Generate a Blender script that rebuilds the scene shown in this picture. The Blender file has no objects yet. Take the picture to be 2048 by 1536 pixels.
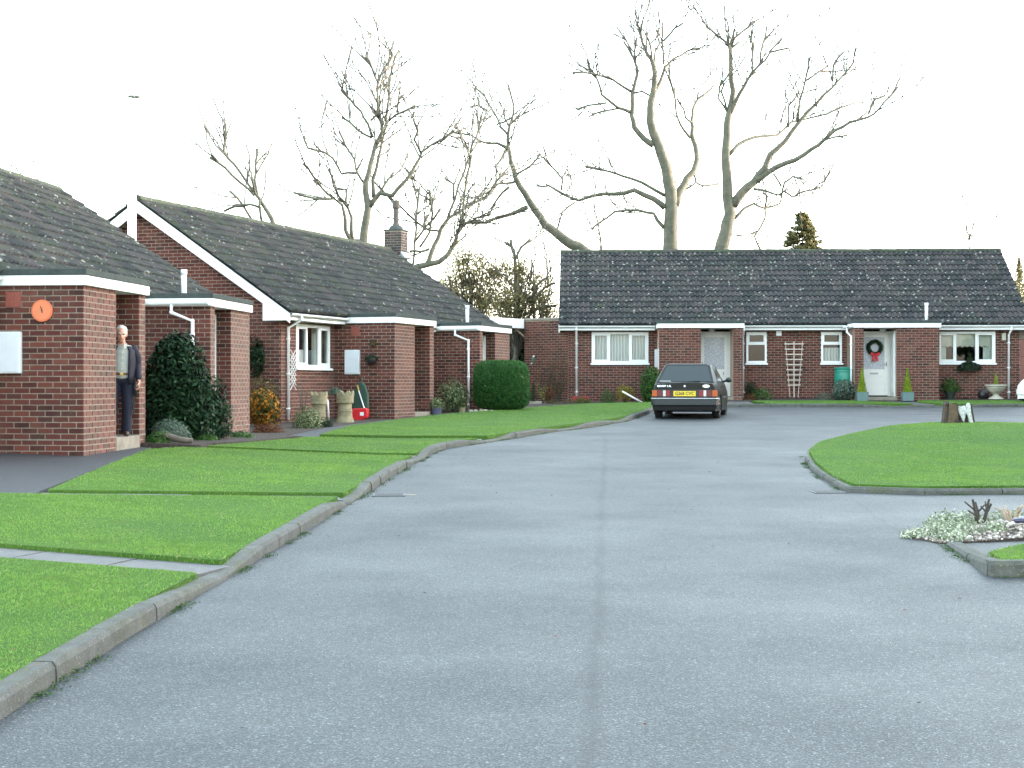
import bpy, math, random
import numpy as np
from mathutils import Vector, Matrix
from mathutils.geometry import delaunay_2d_cdt
R = math.radians
rnd = random.Random(7)
nr = np.random.default_rng(7)
sc = bpy.context.scene
COL = sc.collection

# ---------------------------------------------------------------- camera, world, sun, exposure
F, CH = 3225.0, 1.5                       # focal length in photo pixels, camera height
cam_d = bpy.data.cameras.new('camera')
cam_d.sensor_width = 36.0
cam_d.lens = 36.0 * F / 2048.0
cam_d.clip_end = 3000.0
cam = bpy.data.objects.new('camera', cam_d)
COL.objects.link(cam)
cam.location = (0, 0, CH)
cam.rotation_euler = (R(90), 0, 0)
sc.camera = cam
sc.render.resolution_x, sc.render.resolution_y = 1024, 768

SUN_AZ, SUN_EL = R(80), R(10)            # azimuth from +Y, clockwise
to_sun = Vector((math.sin(SUN_AZ) * math.cos(SUN_EL), math.cos(SUN_AZ) * math.cos(SUN_EL), math.sin(SUN_EL)))
world = bpy.data.worlds.new('World')
sc.world = world
world.use_nodes = True
wn = world.node_tree
for n in list(wn.nodes):
    wn.nodes.remove(n)
sky = wn.nodes.new('ShaderNodeTexSky')
sky.sky_type = 'NISHITA'
sky.sun_disc = False
sky.sun_elevation = SUN_EL
sky.sun_rotation = SUN_AZ
sky.altitude = 50
sky.air_density = 1.0
sky.dust_density = 1.6
sky.ozone_density = 1.0
hs = wn.nodes.new('ShaderNodeHueSaturation')
hs.inputs['Saturation'].default_value = 0.52
hs.inputs['Hue'].default_value = 0.475
bg = wn.nodes.new('ShaderNodeBackground')
bg.inputs['Strength'].default_value = 0.15
wo = wn.nodes.new('ShaderNodeOutputWorld')
wn.links.new(sky.outputs[0], hs.inputs['Color'])
wn.links.new(hs.outputs[0], bg.inputs['Color'])
wn.links.new(bg.outputs[0], wo.inputs['Surface'])
sun_d = bpy.data.lights.new('sun', 'SUN')
sun_d.energy = 1.0
sun_d.angle = R(10)
sun_d.color = (1.0, 0.88, 0.72)
sun = bpy.data.objects.new('sun', sun_d)
COL.objects.link(sun)
sun.rotation_euler = to_sun.to_track_quat('Z', 'Y').to_euler()
sun.location = (60, 10, 14)
vs = sc.view_settings
vs.view_transform = 'Standard'
vs.look = 'None'
vs.exposure = 3.62
vs.gamma = 1.0
vs.use_curve_mapping = False

# ---------------------------------------------------------------- helpers
def P(px, py, Y):                          # photo pixel at depth Y -> world point
    return Vector(((px - 1024) * Y / F, Y, CH + (768 - py) * Y / F))
def rz(Y):                                 # the street climbs gently away from the camera
    return 0.0194 * (min(max(Y, -60.0), 62.0) - 6.0)
def G(px, py):                             # photo pixel on the road -> (X, Y)
    Y = 5212.9 / ((py - 768) + 62.6)
    return ((px - 1024) * Y / F, Y)
def sst(a, b, x):
    t = min(max((x - a) / (b - a), 0.0), 1.0)
    return t * t * (3 - 2 * t)
def lz(x, y):                              # lawn level left of the street
    return rz(y) + 0.09 + 0.0325 * min(max(-2 - x, 0.0), 5.0) * (1 - sst(24, 34, y))

def tag(o, label=None, cat=None, group=None, kind=None):
    if label: o['label'] = label
    if cat: o['category'] = cat
    if group: o['group'] = group
    if kind: o['kind'] = kind
    return o
def thing(name, label, cat, loc=(0, 0, 0), rot=0.0, group=None):
    o = bpy.data.objects.new(name, None)
    o.empty_display_size = 0.2
    COL.objects.link(o)
    o.location = loc
    o.rotation_euler = (0, 0, rot)
    return tag(o, label, cat, group)
def link(name, me, parent=None, mat=None, loc=None, rot=None):
    o = bpy.data.objects.new(name, me)
    COL.objects.link(o)
    if mat is not None and len(me.materials) == 0:
        me.materials.append(mat)
    if parent: o.parent = parent
    if loc is not None: o.location = loc
    if rot is not None: o.rotation_euler = rot
    return o
def np_mesh(name, verts, faces):           # faces (N,k) array, equal polygon size
    me = bpy.data.meshes.new(name)
    verts = np.asarray(verts, dtype=np.float32); faces = np.asarray(faces, dtype=np.int32)
    n, k = faces.shape
    me.vertices.add(len(verts)); me.vertices.foreach_set('co', verts.ravel())
    me.loops.add(n * k); me.loops.foreach_set('vertex_index', faces.ravel())
    me.polygons.add(n)
    me.polygons.foreach_set('loop_start', np.arange(0, n * k, k, dtype=np.int32))
    me.update(calc_edges=True)
    return me

class MB:
    def __init__(s): s.v = []; s.f = []
    def add(s, vs_, fs):
        b = len(s.v); s.v += [tuple(p) for p in vs_]; s.f += [tuple(b + i for i in f) for f in fs]
        return s
    def box(s, x0, x1, y0, y1, z0, z1):
        return s.add([(x0, y0, z0), (x1, y0, z0), (x1, y1, z0), (x0, y1, z0), (x0, y0, z1), (x1, y0, z1), (x1, y1, z1), (x0, y1, z1)],
                     [(0, 3, 2, 1), (4, 5, 6, 7), (0, 1, 5, 4), (1, 2, 6, 5), (2, 3, 7, 6), (3, 0, 4, 7)])
    def hexa(s, b4, t4):
        return s.add(list(b4) + list(t4), [(0, 3, 2, 1), (4, 5, 6, 7), (0, 1, 5, 4), (1, 2, 6, 5), (2, 3, 7, 6), (3, 0, 4, 7)])
    def bar(s, a, b, w, h):                # square bar between two points
        a = Vector(a); b = Vector(b); d = (b - a).normalized()
        u = d.cross(Vector((0, 0, 1)))
        if u.length < 1e-4: u = Vector((1, 0, 0))
        u = u.normalized() * w / 2; v = u.cross(d).normalized() * h / 2
        return s.hexa([a - u - v, a + u - v, b + u - v, b - u - v], [a - u + v, a + u + v, b + u + v, b - u + v])
    def tube(s, pts, rad, n=6, cap=True):
        pts = [Vector(p) for p in pts]
        if not hasattr(rad, '__len__'): rad = [rad] * len(pts)
        ref = None; rings = []
        for i, p in enumerate(pts):
            a = pts[max(i - 1, 0)]; c = pts[min(i + 1, len(pts) - 1)]
            d = (c - a)
            if d.length < 1e-7: d = Vector((0, 0, 1))
            d.normalize()
            if ref is None:
                ref = d.orthogonal().normalized()
            ref = (ref - d * ref.dot(d))
            if ref.length < 1e-5: ref = d.orthogonal()
            ref.normalize()
            b = d.cross(ref)
            rings.append([p + (ref * math.cos(2 * math.pi * k / n) + b * math.sin(2 * math.pi * k / n)) * rad[i] for k in range(n)])
        vv = [q for r in rings for q in r]; ff = []
        for i in range(len(pts) - 1):
            for k in range(n):
                ff.append((i * n + k, i * n + (k + 1) % n, (i + 1) * n + (k + 1) % n, (i + 1) * n + k))
        if cap:
            ff.append(tuple(range(n - 1, -1, -1))); ff.append(tuple((len(pts) - 1) * n + k for k in range(n)))
        return s.add(vv, ff)
    def lathe(s, prof, n=16, c=(0, 0, 0), sx=1, sy=1):
        vv = []; ff = []
        for r, z in prof:
            for k in range(n):
                a = 2 * math.pi * k / n
                vv.append((c[0] + r * math.cos(a) * sx, c[1] + r * math.sin(a) * sy, c[2] + z))
        for i in range(len(prof) - 1):
            for k in range(n):
                ff.append((i * n + k, i * n + (k + 1) % n, (i + 1) * n + (k + 1) % n, (i + 1) * n + k))
        ff.append(tuple(range(n - 1, -1, -1))); ff.append(tuple((len(prof) - 1) * n + k for k in range(n)))
        return s.add(vv, ff)
    def ell(s, c, r, nu=12, nv=8):
        if not hasattr(r, '__len__'): r = (r, r, r)
        prof = [(max(math.sin(math.pi * i / nv), 0.02), -math.cos(math.pi * i / nv)) for i in range(nv + 1)]
        vv = []; ff = []
        for q, z in prof:
            for k in range(nu):
                a = 2 * math.pi * k / nu
                vv.append((c[0] + r[0] * q * math.cos(a), c[1] + r[1] * q * math.sin(a), c[2] + r[2] * z))
        for i in range(nv):
            for k in range(nu):
                ff.append((i * nu + k, i * nu + (k + 1) % nu, (i + 1) * nu + (k + 1) % nu, (i + 1) * nu + k))
        ff.append(tuple(range(nu - 1, -1, -1))); ff.append(tuple(nv * nu + k for k in range(nu)))
        return s.add(vv, ff)
    def prism(s, poly, d0, d1, axis='y'):  # 2D polygon extruded along an axis
        n = len(poly)
        f3 = {'y': lambda p, d: (p[0], d, p[1]), 'x': lambda p, d: (d, p[0], p[1]), 'z': lambda p, d: (p[0], p[1], d)}[axis]
        vv = [f3(p, d0) for p in poly] + [f3(p, d1) for p in poly]
        ff = [tuple(range(n - 1, -1, -1)), tuple(range(n, 2 * n))] + [(i, (i + 1) % n, n + (i + 1) % n, n + i) for i in range(n)]
        return s.add(vv, ff)
    def build(s, name, mat, parent=None, smooth=False, loc=None, rot=None, bevel=0, kind=None):
        me = bpy.data.meshes.new(name)
        me.from_pydata(s.v, [], s.f); me.update()
        if smooth: me.polygons.foreach_set('use_smooth', [True] * len(me.polygons))
        o = link(name, me, parent, mat, loc, rot)
        if bevel:
            b = o.modifiers.new('bevel', 'BEVEL'); b.width = bevel; b.segments = 2; b.limit_method = 'ANGLE'
        if kind: o['kind'] = kind
        return o

# ---------------------------------------------------------------- materials
MATS = {}
class NT:
    def __init__(s, name):
        s.m = bpy.data.materials.new(name); s.m.use_nodes = True; s.t = s.m.node_tree
        s.b = s.t.nodes['Principled BSDF']
    def n(s, kind, **kw):
        q = s.t.nodes.new(kind)
        for k, v in kw.items():
            if k in q.inputs.keys(): q.inputs[k].default_value = v
            else: setattr(q, k, v)
        return q
    def l(s, a, b): s.t.links.new(a, b)
    def math(s, op, a, b=None, clamp=False):
        q = s.t.nodes.new('ShaderNodeMath'); q.operation = op; q.use_clamp = clamp
        for i, v in enumerate((a, b)):
            if v is None: continue
            if isinstance(v, (int, float)): q.inputs[i].default_value = v
            else: s.l(v, q.inputs[i])
        return q.outputs[0]
    def mix(s, fac, a, b):
        q = s.t.nodes.new('ShaderNodeMix'); q.data_type = 'RGBA'
        for i, v in ((0, fac), (6, a), (7, b)):
            if isinstance(v, (int, float)): q.inputs[i].default_value = v
            elif isinstance(v, tuple): q.inputs[i].default_value = (*v, 1)
            else: s.l(v, q.inputs[i])
        return q.outputs[2]
    def ramp(s, fac, stops):
        q = s.t.nodes.new('ShaderNodeValToRGB'); e = q.color_ramp.elements
        while len(e) < len(stops): e.new(0.5)
        for el, (p, c) in zip(e, stops):
            el.position = p; el.color = (*c, 1) if isinstance(c, tuple) else (c, c, c, 1)
        s.l(fac, q.inputs[0]); return q.outputs[0]
    def noise(s, vec, scale, detail=2.0, rough=0.5):
        q = s.n('ShaderNodeTexNoise', Scale=scale, Detail=detail, Roughness=rough); s.l(vec, q.inputs['Vector']); return q.outputs['Fac']
    def pos(s): return s.n('ShaderNodeNewGeometry').outputs['Position']
    def obj(s): return s.n('ShaderNodeTexCoord').outputs['Object']
    def rand(s):                           # one value for each separate piece
        g = s.n('ShaderNodeNewGeometry').outputs['Random Per Island']; o = s.n('ShaderNodeObjectInfo').outputs['Random']
        return s.math('FRACT', s.math('ADD', g, o))
    def bump(s, h, strength, dist=0.02):
        q = s.n('ShaderNodeBump', Strength=strength, Distance=dist); s.l(h, q.inputs['Height']); s.l(q.outputs[0], s.b.inputs['Normal'])
    def set(s, **kw):
        for k, v in kw.items():
            k = k.replace('_', ' ')
            if isinstance(v, (int, float)): s.b.inputs[k].default_value = v
            elif isinstance(v, tuple): s.b.inputs[k].default_value = (*v, 1) if len(v) == 3 and s.b.inputs[k].type == 'RGBA' else v
            else: s.l(v, s.b.inputs[k])
        return s.m
def sc3(c, k): return tuple(min(x * k, 1.0) for x in c)

def M(name, col, rough=0.6, var=0.12, scale=6.0, bump=0.0, bscale=60.0, metal=0.0, spec=0.5):
    if name in MATS: return MATS[name]
    t = NT(name); p = t.obj()
    c = t.ramp(t.noise(p, scale, 4, 0.6), [(0.25, sc3(col, 1 - var)), (0.75, sc3(col, 1 + var))])
    if bump: t.bump(t.noise(p, bscale, 3), bump)
    MATS[name] = t.set(Base_Color=c, Roughness=rough, Metallic=metal, Specular_IOR_Level=spec)
    return MATS[name]
def foliage(name, c1, c2, c3, rough=0.5, spec=0.4, trans=0.25):
    if name in MATS: return MATS[name]
    t = NT(name); r = t.rand()
    c = t.ramp(r, [(0.0, c1), (0.5, c2), (1.0, c3)])
    m = t.set(Base_Color=c, Roughness=rough, Specular_IOR_Level=spec * .4)
    if trans:                              # light through the leaf
        tr = t.n('ShaderNodeBsdfTranslucent'); t.l(c, tr.inputs['Color'])
        mx = t.n('ShaderNodeMixShader'); mx.inputs[0].default_value = trans
        t.l(t.b.outputs[0], mx.inputs[1]); t.l(tr.outputs[0], mx.inputs[2])
        t.l(mx.outputs[0], t.t.nodes['Material Output'].inputs['Surface'])
    MATS[name] = m
    return m

def mk_brick():
    t = NT('brick'); r = t.rand(); p = t.pos()
    c = t.ramp(r, [(0.0, (0.042, 0.019, 0.017)), (0.22, (0.084, 0.027, 0.022)), (0.55, (0.116, 0.035, 0.028)), (0.85, (0.152, 0.050, 0.036)), (1.0, (0.064, 0.028, 0.024))])
    c = t.mix(t.ramp(t.noise(p, 45, 4, 0.7), [(0.35, 0.0), (0.75, 0.45)]), c, (0.10, 0.05, 0.05))
    c = t.mix(t.ramp(t.noise(p, 1.7, 5, 0.7), [(0.50, 0.0), (0.78, 0.38)]), c, (0.21, 0.135, 0.10))
    c = t.mix(t.ramp(t.noise(p, 0.9, 4, 0.6), [(0.48, 0.0), (0.72, 0.45)]), c, (0.055, 0.030, 0.027))   # lime bloom
    t.bump(t.noise(p, 120, 3, 0.7), 0.5, 0.006)
    return t.set(Base_Color=c, Roughness=0.8, Specular_IOR_Level=0.10, Sheen_Weight=1.0, Sheen_Roughness=0.30, Sheen_Tint=(0.80, 0.66, 0.52))
BRICK = mk_brick()
def mk_mortar():
    t = NT('mortar'); p = t.pos()
    c = t.ramp(t.noise(p, 14, 4, 0.6), [(0.3, (0.19, 0.16, 0.125)), (0.7, (0.32, 0.275, 0.215))])
    t.bump(t.noise(p, 150, 2), 0.4, 0.004)
    return t.set(Base_Color=c, Roughness=0.9)
MORTAR = mk_mortar()
def mk_tile(name, moss0, moss1, lich):
    t = NT(name); r = t.rand(); p = t.pos()
    c = t.ramp(r, [(0.0, (0.027, 0.031, 0.033)), (0.45, (0.044, 0.045, 0.047)), (0.8, (0.061, 0.055, 0.056)), (1.0, (0.034, 0.041, 0.041))])
    c = t.mix(t.ramp(t.noise(p, 5.0, 4, 0.7), [(0.5, 0.0), (0.8, 0.5)]), c, (0.066, 0.064, 0.062))
    c = t.mix(t.ramp(t.noise(p, 1.9, 6, 0.8), [(moss0, 0.0), (moss1, 0.62)]), c, (0.064, 0.083, 0.046))   # moss
    v = t.n('ShaderNodeTexVoronoi', Scale=5.2, Randomness=1.0); t.l(p, v.inputs['Vector'])
    grp = t.noise(p, 0.8, 3)
    gate = t.ramp(t.math('ADD', v.outputs['Color'], t.math('MULTIPLY', t.math('SUBTRACT', grp, 0.5), 0.9)), [(1.0 - lich, 0.0), (1.04 - lich, 1.0)])
    wob = t.math('ADD', v.outputs['Distance'], t.math('MULTIPLY', t.noise(p, 30, 2), 0.26))
    spot = t.math('MULTIPLY', t.ramp(wob, [(0.30, 0.9), (0.37, 0.0)]), gate)
    v2 = t.n('ShaderNodeTexVoronoi', Scale=13.0); t.l(p, v2.inputs['Vector'])
    g2 = t.ramp(v2.outputs['Color'], [(0.72, 0.0), (0.80, 0.45)])
    s2 = t.math('MULTIPLY', t.ramp(v2.outputs['Distance'], [(0.20, 1.0), (0.42, 0.0)]), g2)
    c = t.mix(t.math('MAXIMUM', spot, s2), c, (0.27, 0.29, 0.25))                                      # lichen
    t.bump(t.noise(p, 60, 4, 0.7), 0.5, 0.01)
    return t.set(Base_Color=c, Roughness=0.8, Specular_IOR_Level=0.10)
TILE_L = mk_tile('roof_tile_mossy', 0.46, 0.70, 0.30); TILE_C = mk_tile('roof_tile_lichened', 0.54, 0.75, 0.62); RIDGE = mk_tile('ridge_tile', 0.36, 0.54, 0.3)
def mk_asphalt():
    t = NT('asphalt'); p = t.pos()
    a = t.noise(p, 48, 3, 0.7); b = t.noise(p, 0.55, 5, 0.6)
    v = t.n('ShaderNodeTexVoronoi', Scale=125.0); t.l(p, v.inputs['Vector'])
    c = t.ramp(v.outputs['Color'], [(0.0, (0.004, 0.005, 0.006)), (0.30, (0.011, 0.014, 0.016)), (0.55, (0.035, 0.042, 0.046)), (0.8, (0.086, 0.098, 0.105)), (1.0, (0.30, 0.33, 0.34))])
    c = t.mix(t.ramp(a, [(0.40, 0.0), (0.62, 0.45)]), c, (0.022, 0.028, 0.032))
    c = t.mix(t.ramp(b, [(0.32, 0.20), (0.62, 0.0)]), c, (0.022, 0.027, 0.030))
    # worn joint between the two asphalt runs, and a patch joint across the drive mouth
    sx = t.n('ShaderNodeSeparateXYZ'); t.l(p, sx.inputs[0])
    wob = t.math('MULTIPLY', t.math('SUBTRACT', t.noise(p, 1.4, 3), 0.5), 0.16)
    def seam(x0, k, y0, w, amt, ya, yb):
        xc = t.math('ADD', t.math('ADD', t.math('MULTIPLY', t.math('SUBTRACT', sx.outputs[1], y0), k), x0), wob)
        d = t.math('ABSOLUTE', t.math('SUBTRACT', sx.outputs[0], xc))
        q = t.ramp(t.math('DIVIDE', d, w * 2), [(0.0, amt), (1.0, 0.0)])
        g = t.math('MULTIPLY', t.math('GREATER_THAN', sx.outputs[1], ya), t.math('LESS_THAN', sx.outputs[1], yb))
        return t.math('MULTIPLY', q, g)
    c = t.mix(seam(0.304, 0.0605, 6.28, 0.03, 0.62, 0, 31), c, (0.009, 0.011, 0.012))
    c = t.mix(seam(3.49, 0.085, 14.6, 0.012, 0.9, 14.0, 18.4), c, (0.02, 0.022, 0.024))
    c = t.mix(seam(5.2, 0.20, 27.0, 0.012, 0.7, 27.0, 40), c, (0.03, 0.033, 0.036))
    h = t.math('ADD', t.math('MULTIPLY', v.outputs['Distance'], 1.0), a)
    t.bump(h, 0.35, 0.008)
    return t.set(Base_Color=c, Roughness=t.ramp(b, [(0.3, 0.62), (0.7, 0.48)]), Specular_IOR_Level=0.42)
ASPHALT = mk_asphalt()
def mk_concrete(name, c0, c1, moss=0.5, rough=0.85):
    t = NT(name); p = t.pos(); r = t.rand()
    c = t.ramp(t.noise(p, 7, 5, 0.65), [(0.3, c0), (0.7, c1)])
    c = t.mix(t.math('MULTIPLY', r, 0.35), c, sc3(c0, 0.7))
    c = t.mix(t.ramp(t.noise(p, 3.1, 5, 0.7), [(0.48, 0.0), (0.72, moss)]), c, (0.060, 0.068, 0.035))
    c = t.mix(t.ramp(t.noise(p, 90, 2), [(0.62, 0.0), (0.75, 0.5)]), c, (0.42, 0.42, 0.38))
    t.bump(t.noise(p, 70, 4, 0.7), 0.6, 0.01)
    return t.set(Base_Color=c, Roughness=rough)
KERB = mk_concrete('kerb_concrete', (0.048, 0.052, 0.047), (0.112, 0.118, 0.110), 0.9)
SLAB = mk_concrete('paving_concrete', (0.072, 0.072, 0.078), (0.125, 0.122, 0.124), 0.4, 0.6)
STEPC = mk_concrete('step_concrete', (0.20, 0.18, 0.14), (0.33, 0.30, 0.25), 0.5)
def mk_soil():
    t = NT('soil'); p = t.pos()
    c = t.ramp(t.noise(p, 22, 5, 0.7), [(0.3, (0.018, 0.014, 0.011)), (0.7, (0.070, 0.055, 0.045))])
    t.bump(t.noise(p, 40, 4, 0.7), 0.8, 0.03)
    return t.set(Base_Color=c, Roughness=0.95)
SOIL = mk_soil()
def mk_lawn():
    t = NT('lawn_turf'); p = t.pos()
    c = t.ramp(t.noise(p, 1.3, 5, 0.65), [(0.3, (0.050, 0.13, 0.018)), (0.7, (0.095, 0.19, 0.026))])
    c = t.mix(t.ramp(t.noise(p, 60, 3, 0.7), [(0.35, 0.0), (0.7, 0.6)]), c, (0.022, 0.055, 0.010))
    t.bump(t.noise(p, 90, 4, 0.7), 0.9, 0.03)
    return t.set(Base_Color=c, Roughness=0.85, Specular_IOR_Level=0.2)
LAWN = mk_lawn()
def mk_grass():
    t = NT('grass_blade'); r = t.rand(); p = t.pos()
    c = t.ramp(r, [(0.0, (0.085, 0.195, 0.042)), (0.55, (0.132, 0.275, 0.058)), (0.88, (0.19, 0.34, 0.085)), (1.0, (0.36, 0.35, 0.17))])
    c = t.mix(t.ramp(t.noise(p, 0.9, 5, 0.65), [(0.38, 0.0), (0.62, 0.65)]), c, (0.215, 0.355, 0.068))
    c = t.mix(t.ramp(t.noise(p, 2.6, 4, 0.65), [(0.50, 0.0), (0.68, 0.6)]), c, (0.085, 0.165, 0.036))
    c = t.mix(t.ramp(t.noise(p, 6.0, 3, 0.6), [(0.58, 0.0), (0.76, 0.45)]), c, (0.24, 0.23, 0.095))
    tr = t.n('ShaderNodeBsdfTranslucent'); t.l(c, tr.inputs['Color'])
    mx = t.n('ShaderNodeMixShader'); mx.inputs[0].default_value = 0.3
    t.l(t.b.outputs[0], mx.inputs[1]); t.l(tr.outputs[0], mx.inputs[2])
    t.l(mx.outputs[0], t.t.nodes['Material Output'].inputs['Surface'])
    return t.set(Base_Color=c, Roughness=0.6, Specular_IOR_Level=0.12)
GRASS = mk_grass()
def mk_bark(name, c0, c1, c2):
    t = NT(name); p = t.pos()
    c = t.ramp(t.noise(p, 4, 5, 0.7), [(0.3, c0), (0.55, c1), (0.75, c2)])
    t.bump(t.noise(p, 25, 4, 0.7), 0.7, 0.03)
    return t.set(Base_Color=c, Roughness=0.85)
BARK = mk_bark('bark', (0.060, 0.064, 0.044), (0.105, 0.105, 0.075), (0.17, 0.14, 0.09))
TWIG = mk_bark('twig', (0.055, 0.056, 0.044), (0.088, 0.086, 0.066), (0.12, 0.105, 0.078))
BARKD = mk_bark('dark_bark', (0.030, 0.024, 0.018), (0.05, 0.042, 0.032), (0.07, 0.06, 0.045))
WHITE = M('white_upvc', (0.80, 0.82, 0.82), 0.35, 0.03, 3)
WHITEP = M('white_paint', (0.78, 0.80, 0.79), 0.45, 0.06, 5, 0.05)
CREAM = M('cream_door', (0.80, 0.81, 0.78), 0.4, 0.04)
FELT = M('roofing_felt', (0.058, 0.070, 0.066), 0.9, 0.25, 8, 0.4, 90, 0, 0.1)
GREYM = M('grey_metal', (0.30, 0.31, 0.32), 0.4, 0.1, 8, 0, 60, 0.6)
BLACK = M('black_plastic', (0.015, 0.015, 0.017), 0.45, 0.1)
BRASS = M('brass', (0.55, 0.38, 0.13), 0.3, 0.1, 8, 0, 60, 1.0)
DARKROOM = M('room_wall', (0.10, 0.09, 0.08), 0.9)
TERRA = M('red_airbrick', (0.26, 0.075, 0.055), 0.8, 0.15, 20, 0.3)
STONE = mk_concrete('cast_stone', (0.33, 0.31, 0.25), (0.50, 0.47, 0.40), 0.35)
BUFF = mk_concrete('buff_terracotta', (0.19, 0.165, 0.095), (0.31, 0.275, 0.17), 0.7)
PALEWOOD = M('pale_wood', (0.50, 0.43, 0.37), 0.8, 0.2, 14, 0.4, 40)
WOOD = M('weathered_wood', (0.33, 0.26, 0.19), 0.8, 0.25, 14, 0.4, 40)
def mk_glass():
    t = NT('window_glass')
    tr = t.n('ShaderNodeBsdfTransparent', Color=(0.86, 0.90, 0.89, 1))
    gl = t.n('ShaderNodeBsdfGlossy', Roughness=0.02, Color=(0.95, 0.98, 1, 1))
    fr = t.n('ShaderNodeFresnel', IOR=1.52)
    mx = t.n('ShaderNodeMixShader'); t.l(fr.outputs[0], mx.inputs[0])
    t.l(tr.outputs[0], mx.inputs[1]); t.l(gl.outputs[0], mx.inputs[2])
    t.l(mx.outputs[0], t.t.nodes['Material Output'].inputs['Surface'])
    return t.m
GLASS = mk_glass()
def mk_net():
    t = NT('net_curtain'); p = t.obj()
    w = t.n('ShaderNodeTexWave', Scale=3.2, Distortion=1.5, Detail=2.0); t.l(p, w.inputs['Vector'])
    c = t.ramp(w.outputs['Fac'], [(0.0, (0.40, 0.44, 0.44)), (1.0, (0.72, 0.76, 0.76))])
    return t.set(Base_Color=c, Roughness=0.9)
NET = mk_net()
# ---------------------------------------------------------------- ground, road, lawns
def inside(poly, x, y):
    c = False; n = len(poly); j = n - 1
    for i in range(n):
        xi, yi = poly[i]; xj, yj = poly[j]
        if (yi > y) != (yj > y) and x < (xj - xi) * (y - yi) / (yj - yi) + xi: c = not c
        j = i
    return c
def inside_np(poly, x, y):
    c = np.zeros(len(x), bool); n = len(poly); j = n - 1
    for i in range(n):
        xi, yi = poly[i]; xj, yj = poly[j]
        if yi != yj:
            m = ((yi > y) != (yj > y)) & (x < (xj - xi) * (y - yi) / (yj - yi) + xi)
            c ^= m
        j = i
    return c
def densify(poly, step):
    out = []
    for i in range(len(poly)):
        a = poly[i]; b = poly[(i + 1) % len(poly)]
        n = max(1, int(math.dist(a, b) / step))
        out += [(a[0] + (b[0] - a[0]) * k / n, a[1] + (b[1] - a[1]) * k / n) for k in range(n)]
    return out
def sheet(name, poly, zf, step, mat, skirt=0.12, kind='structure', parent=None, jag=0.0):
    bp = densify(poly, step)
    if jag: bp = [(x + rnd.uniform(-jag, jag), y + rnd.uniform(-jag, jag)) for x, y in bp]
    xs = [p[0] for p in bp]; ys = [p[1] for p in bp]
    pts = list(bp); nb = len(bp)
    x = min(xs)
    while x < max(xs):
        y = min(ys)
        while y < max(ys):
            q = (x + rnd.uniform(-.2, .2) * step, y + rnd.uniform(-.2, .2) * step)
            if inside(bp, *q): pts.append(q)
            y += step
        x += step
    r = delaunay_2d_cdt([Vector(p) for p in pts], [(i, (i + 1) % nb) for i in range(nb)], [], 1, 1e-5)
    vv = [(p[0], p[1], zf(p[0], p[1])) for p in r[0]]
    ff = [tuple(f) for f in r[2]]
    if skirt:
        em = {}
        for f in ff:
            for k in range(len(f)):
                a, b = f[k], f[(k + 1) % len(f)]
                em[(a, b)] = em.get((a, b), 0) + 1
        bd = [(a, b) for (a, b) in em if (b, a) not in em]
        low = {}
        for a, b in bd:
            for q in (a, b):
                if q not in low:
                    low[q] = len(vv); vv.append((vv[q][0], vv[q][1], vv[q][2] - skirt))
        ff += [(b, a, low[a], low[b]) for a, b in bd]
    mb = MB(); mb.v = vv; mb.f = ff
    o = mb.build(name, mat, parent, smooth=False)
    if kind: o['kind'] = kind
    return o

# far ground reaches the horizon
mb = MB(); ys = [-400, -60, 0, 20, 40, 62, 120, 300, 900, 1500]; xs = [-1500, -300, -60, -20, 0, 20, 60, 300, 1500]
for y in ys:
    for x in xs:
        z = rz(y) - 0.05
        if x <= -20 and 0 < y < 40: z += 0.1
        mb.v.append((x, y, z))
for i in range(len(ys) - 1):
    for j in range(len(xs) - 1):
        a = i * len(xs) + j
        mb.f.append((a, a + 1, a + len(xs) + 1, a + len(xs)))
tag(mb.build('ground', SOIL), kind='structure')
road_poly = [(-2.6, -8), (26, -8), (26, 48.6), (3.0, 48.6), (-2.6, 30)]
sheet('road', road_poly, lambda x, y: rz(y) - 0.02 * sst(-1.0, -2.3, x) * 0, 1.6, ASPHALT, 0.04)

# kerb lines (road face), near to far
KL = [(-2.35, 1.5), (-2.30, 4.5)] + [G(*q) for q in [(0, 1440), (126, 1358), (357, 1215), (425, 1177), (582, 1082), (680, 1020), (737, 987), (781, 956), (839, 923.5), (861, 911)]] \
    + [(-1.20, 26.6), (-0.98, 27.6), (-0.5, 28.7), G(1100, 865), G(1178, 856), G(1254, 843), (3.45, 41.5), (3.85, 44.2), (4.3, 46.0), (5.2, 47.2), (6.6, 47.7), (12, 47.75), (17.5, 47.7)]
def arclen(poly):
    s = [0.0]
    for a, b in zip(poly, poly[1:]): s.append(s[-1] + math.dist(a, b))
    return s
def at_len(poly, S, s):
    s = min(max(s, 0), S[-1] - 1e-6)
    for i in range(len(S) - 1):
        if S[i + 1] >= s:
            t = (s - S[i]) / (S[i + 1] - S[i]); a, b = poly[i], poly[i + 1]
            d = Vector((b[0] - a[0], b[1] - a[1])).normalized()
            return Vector((a[0] + (b[0] - a[0]) * t, a[1] + (b[1] - a[1]) * t)), d
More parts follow.
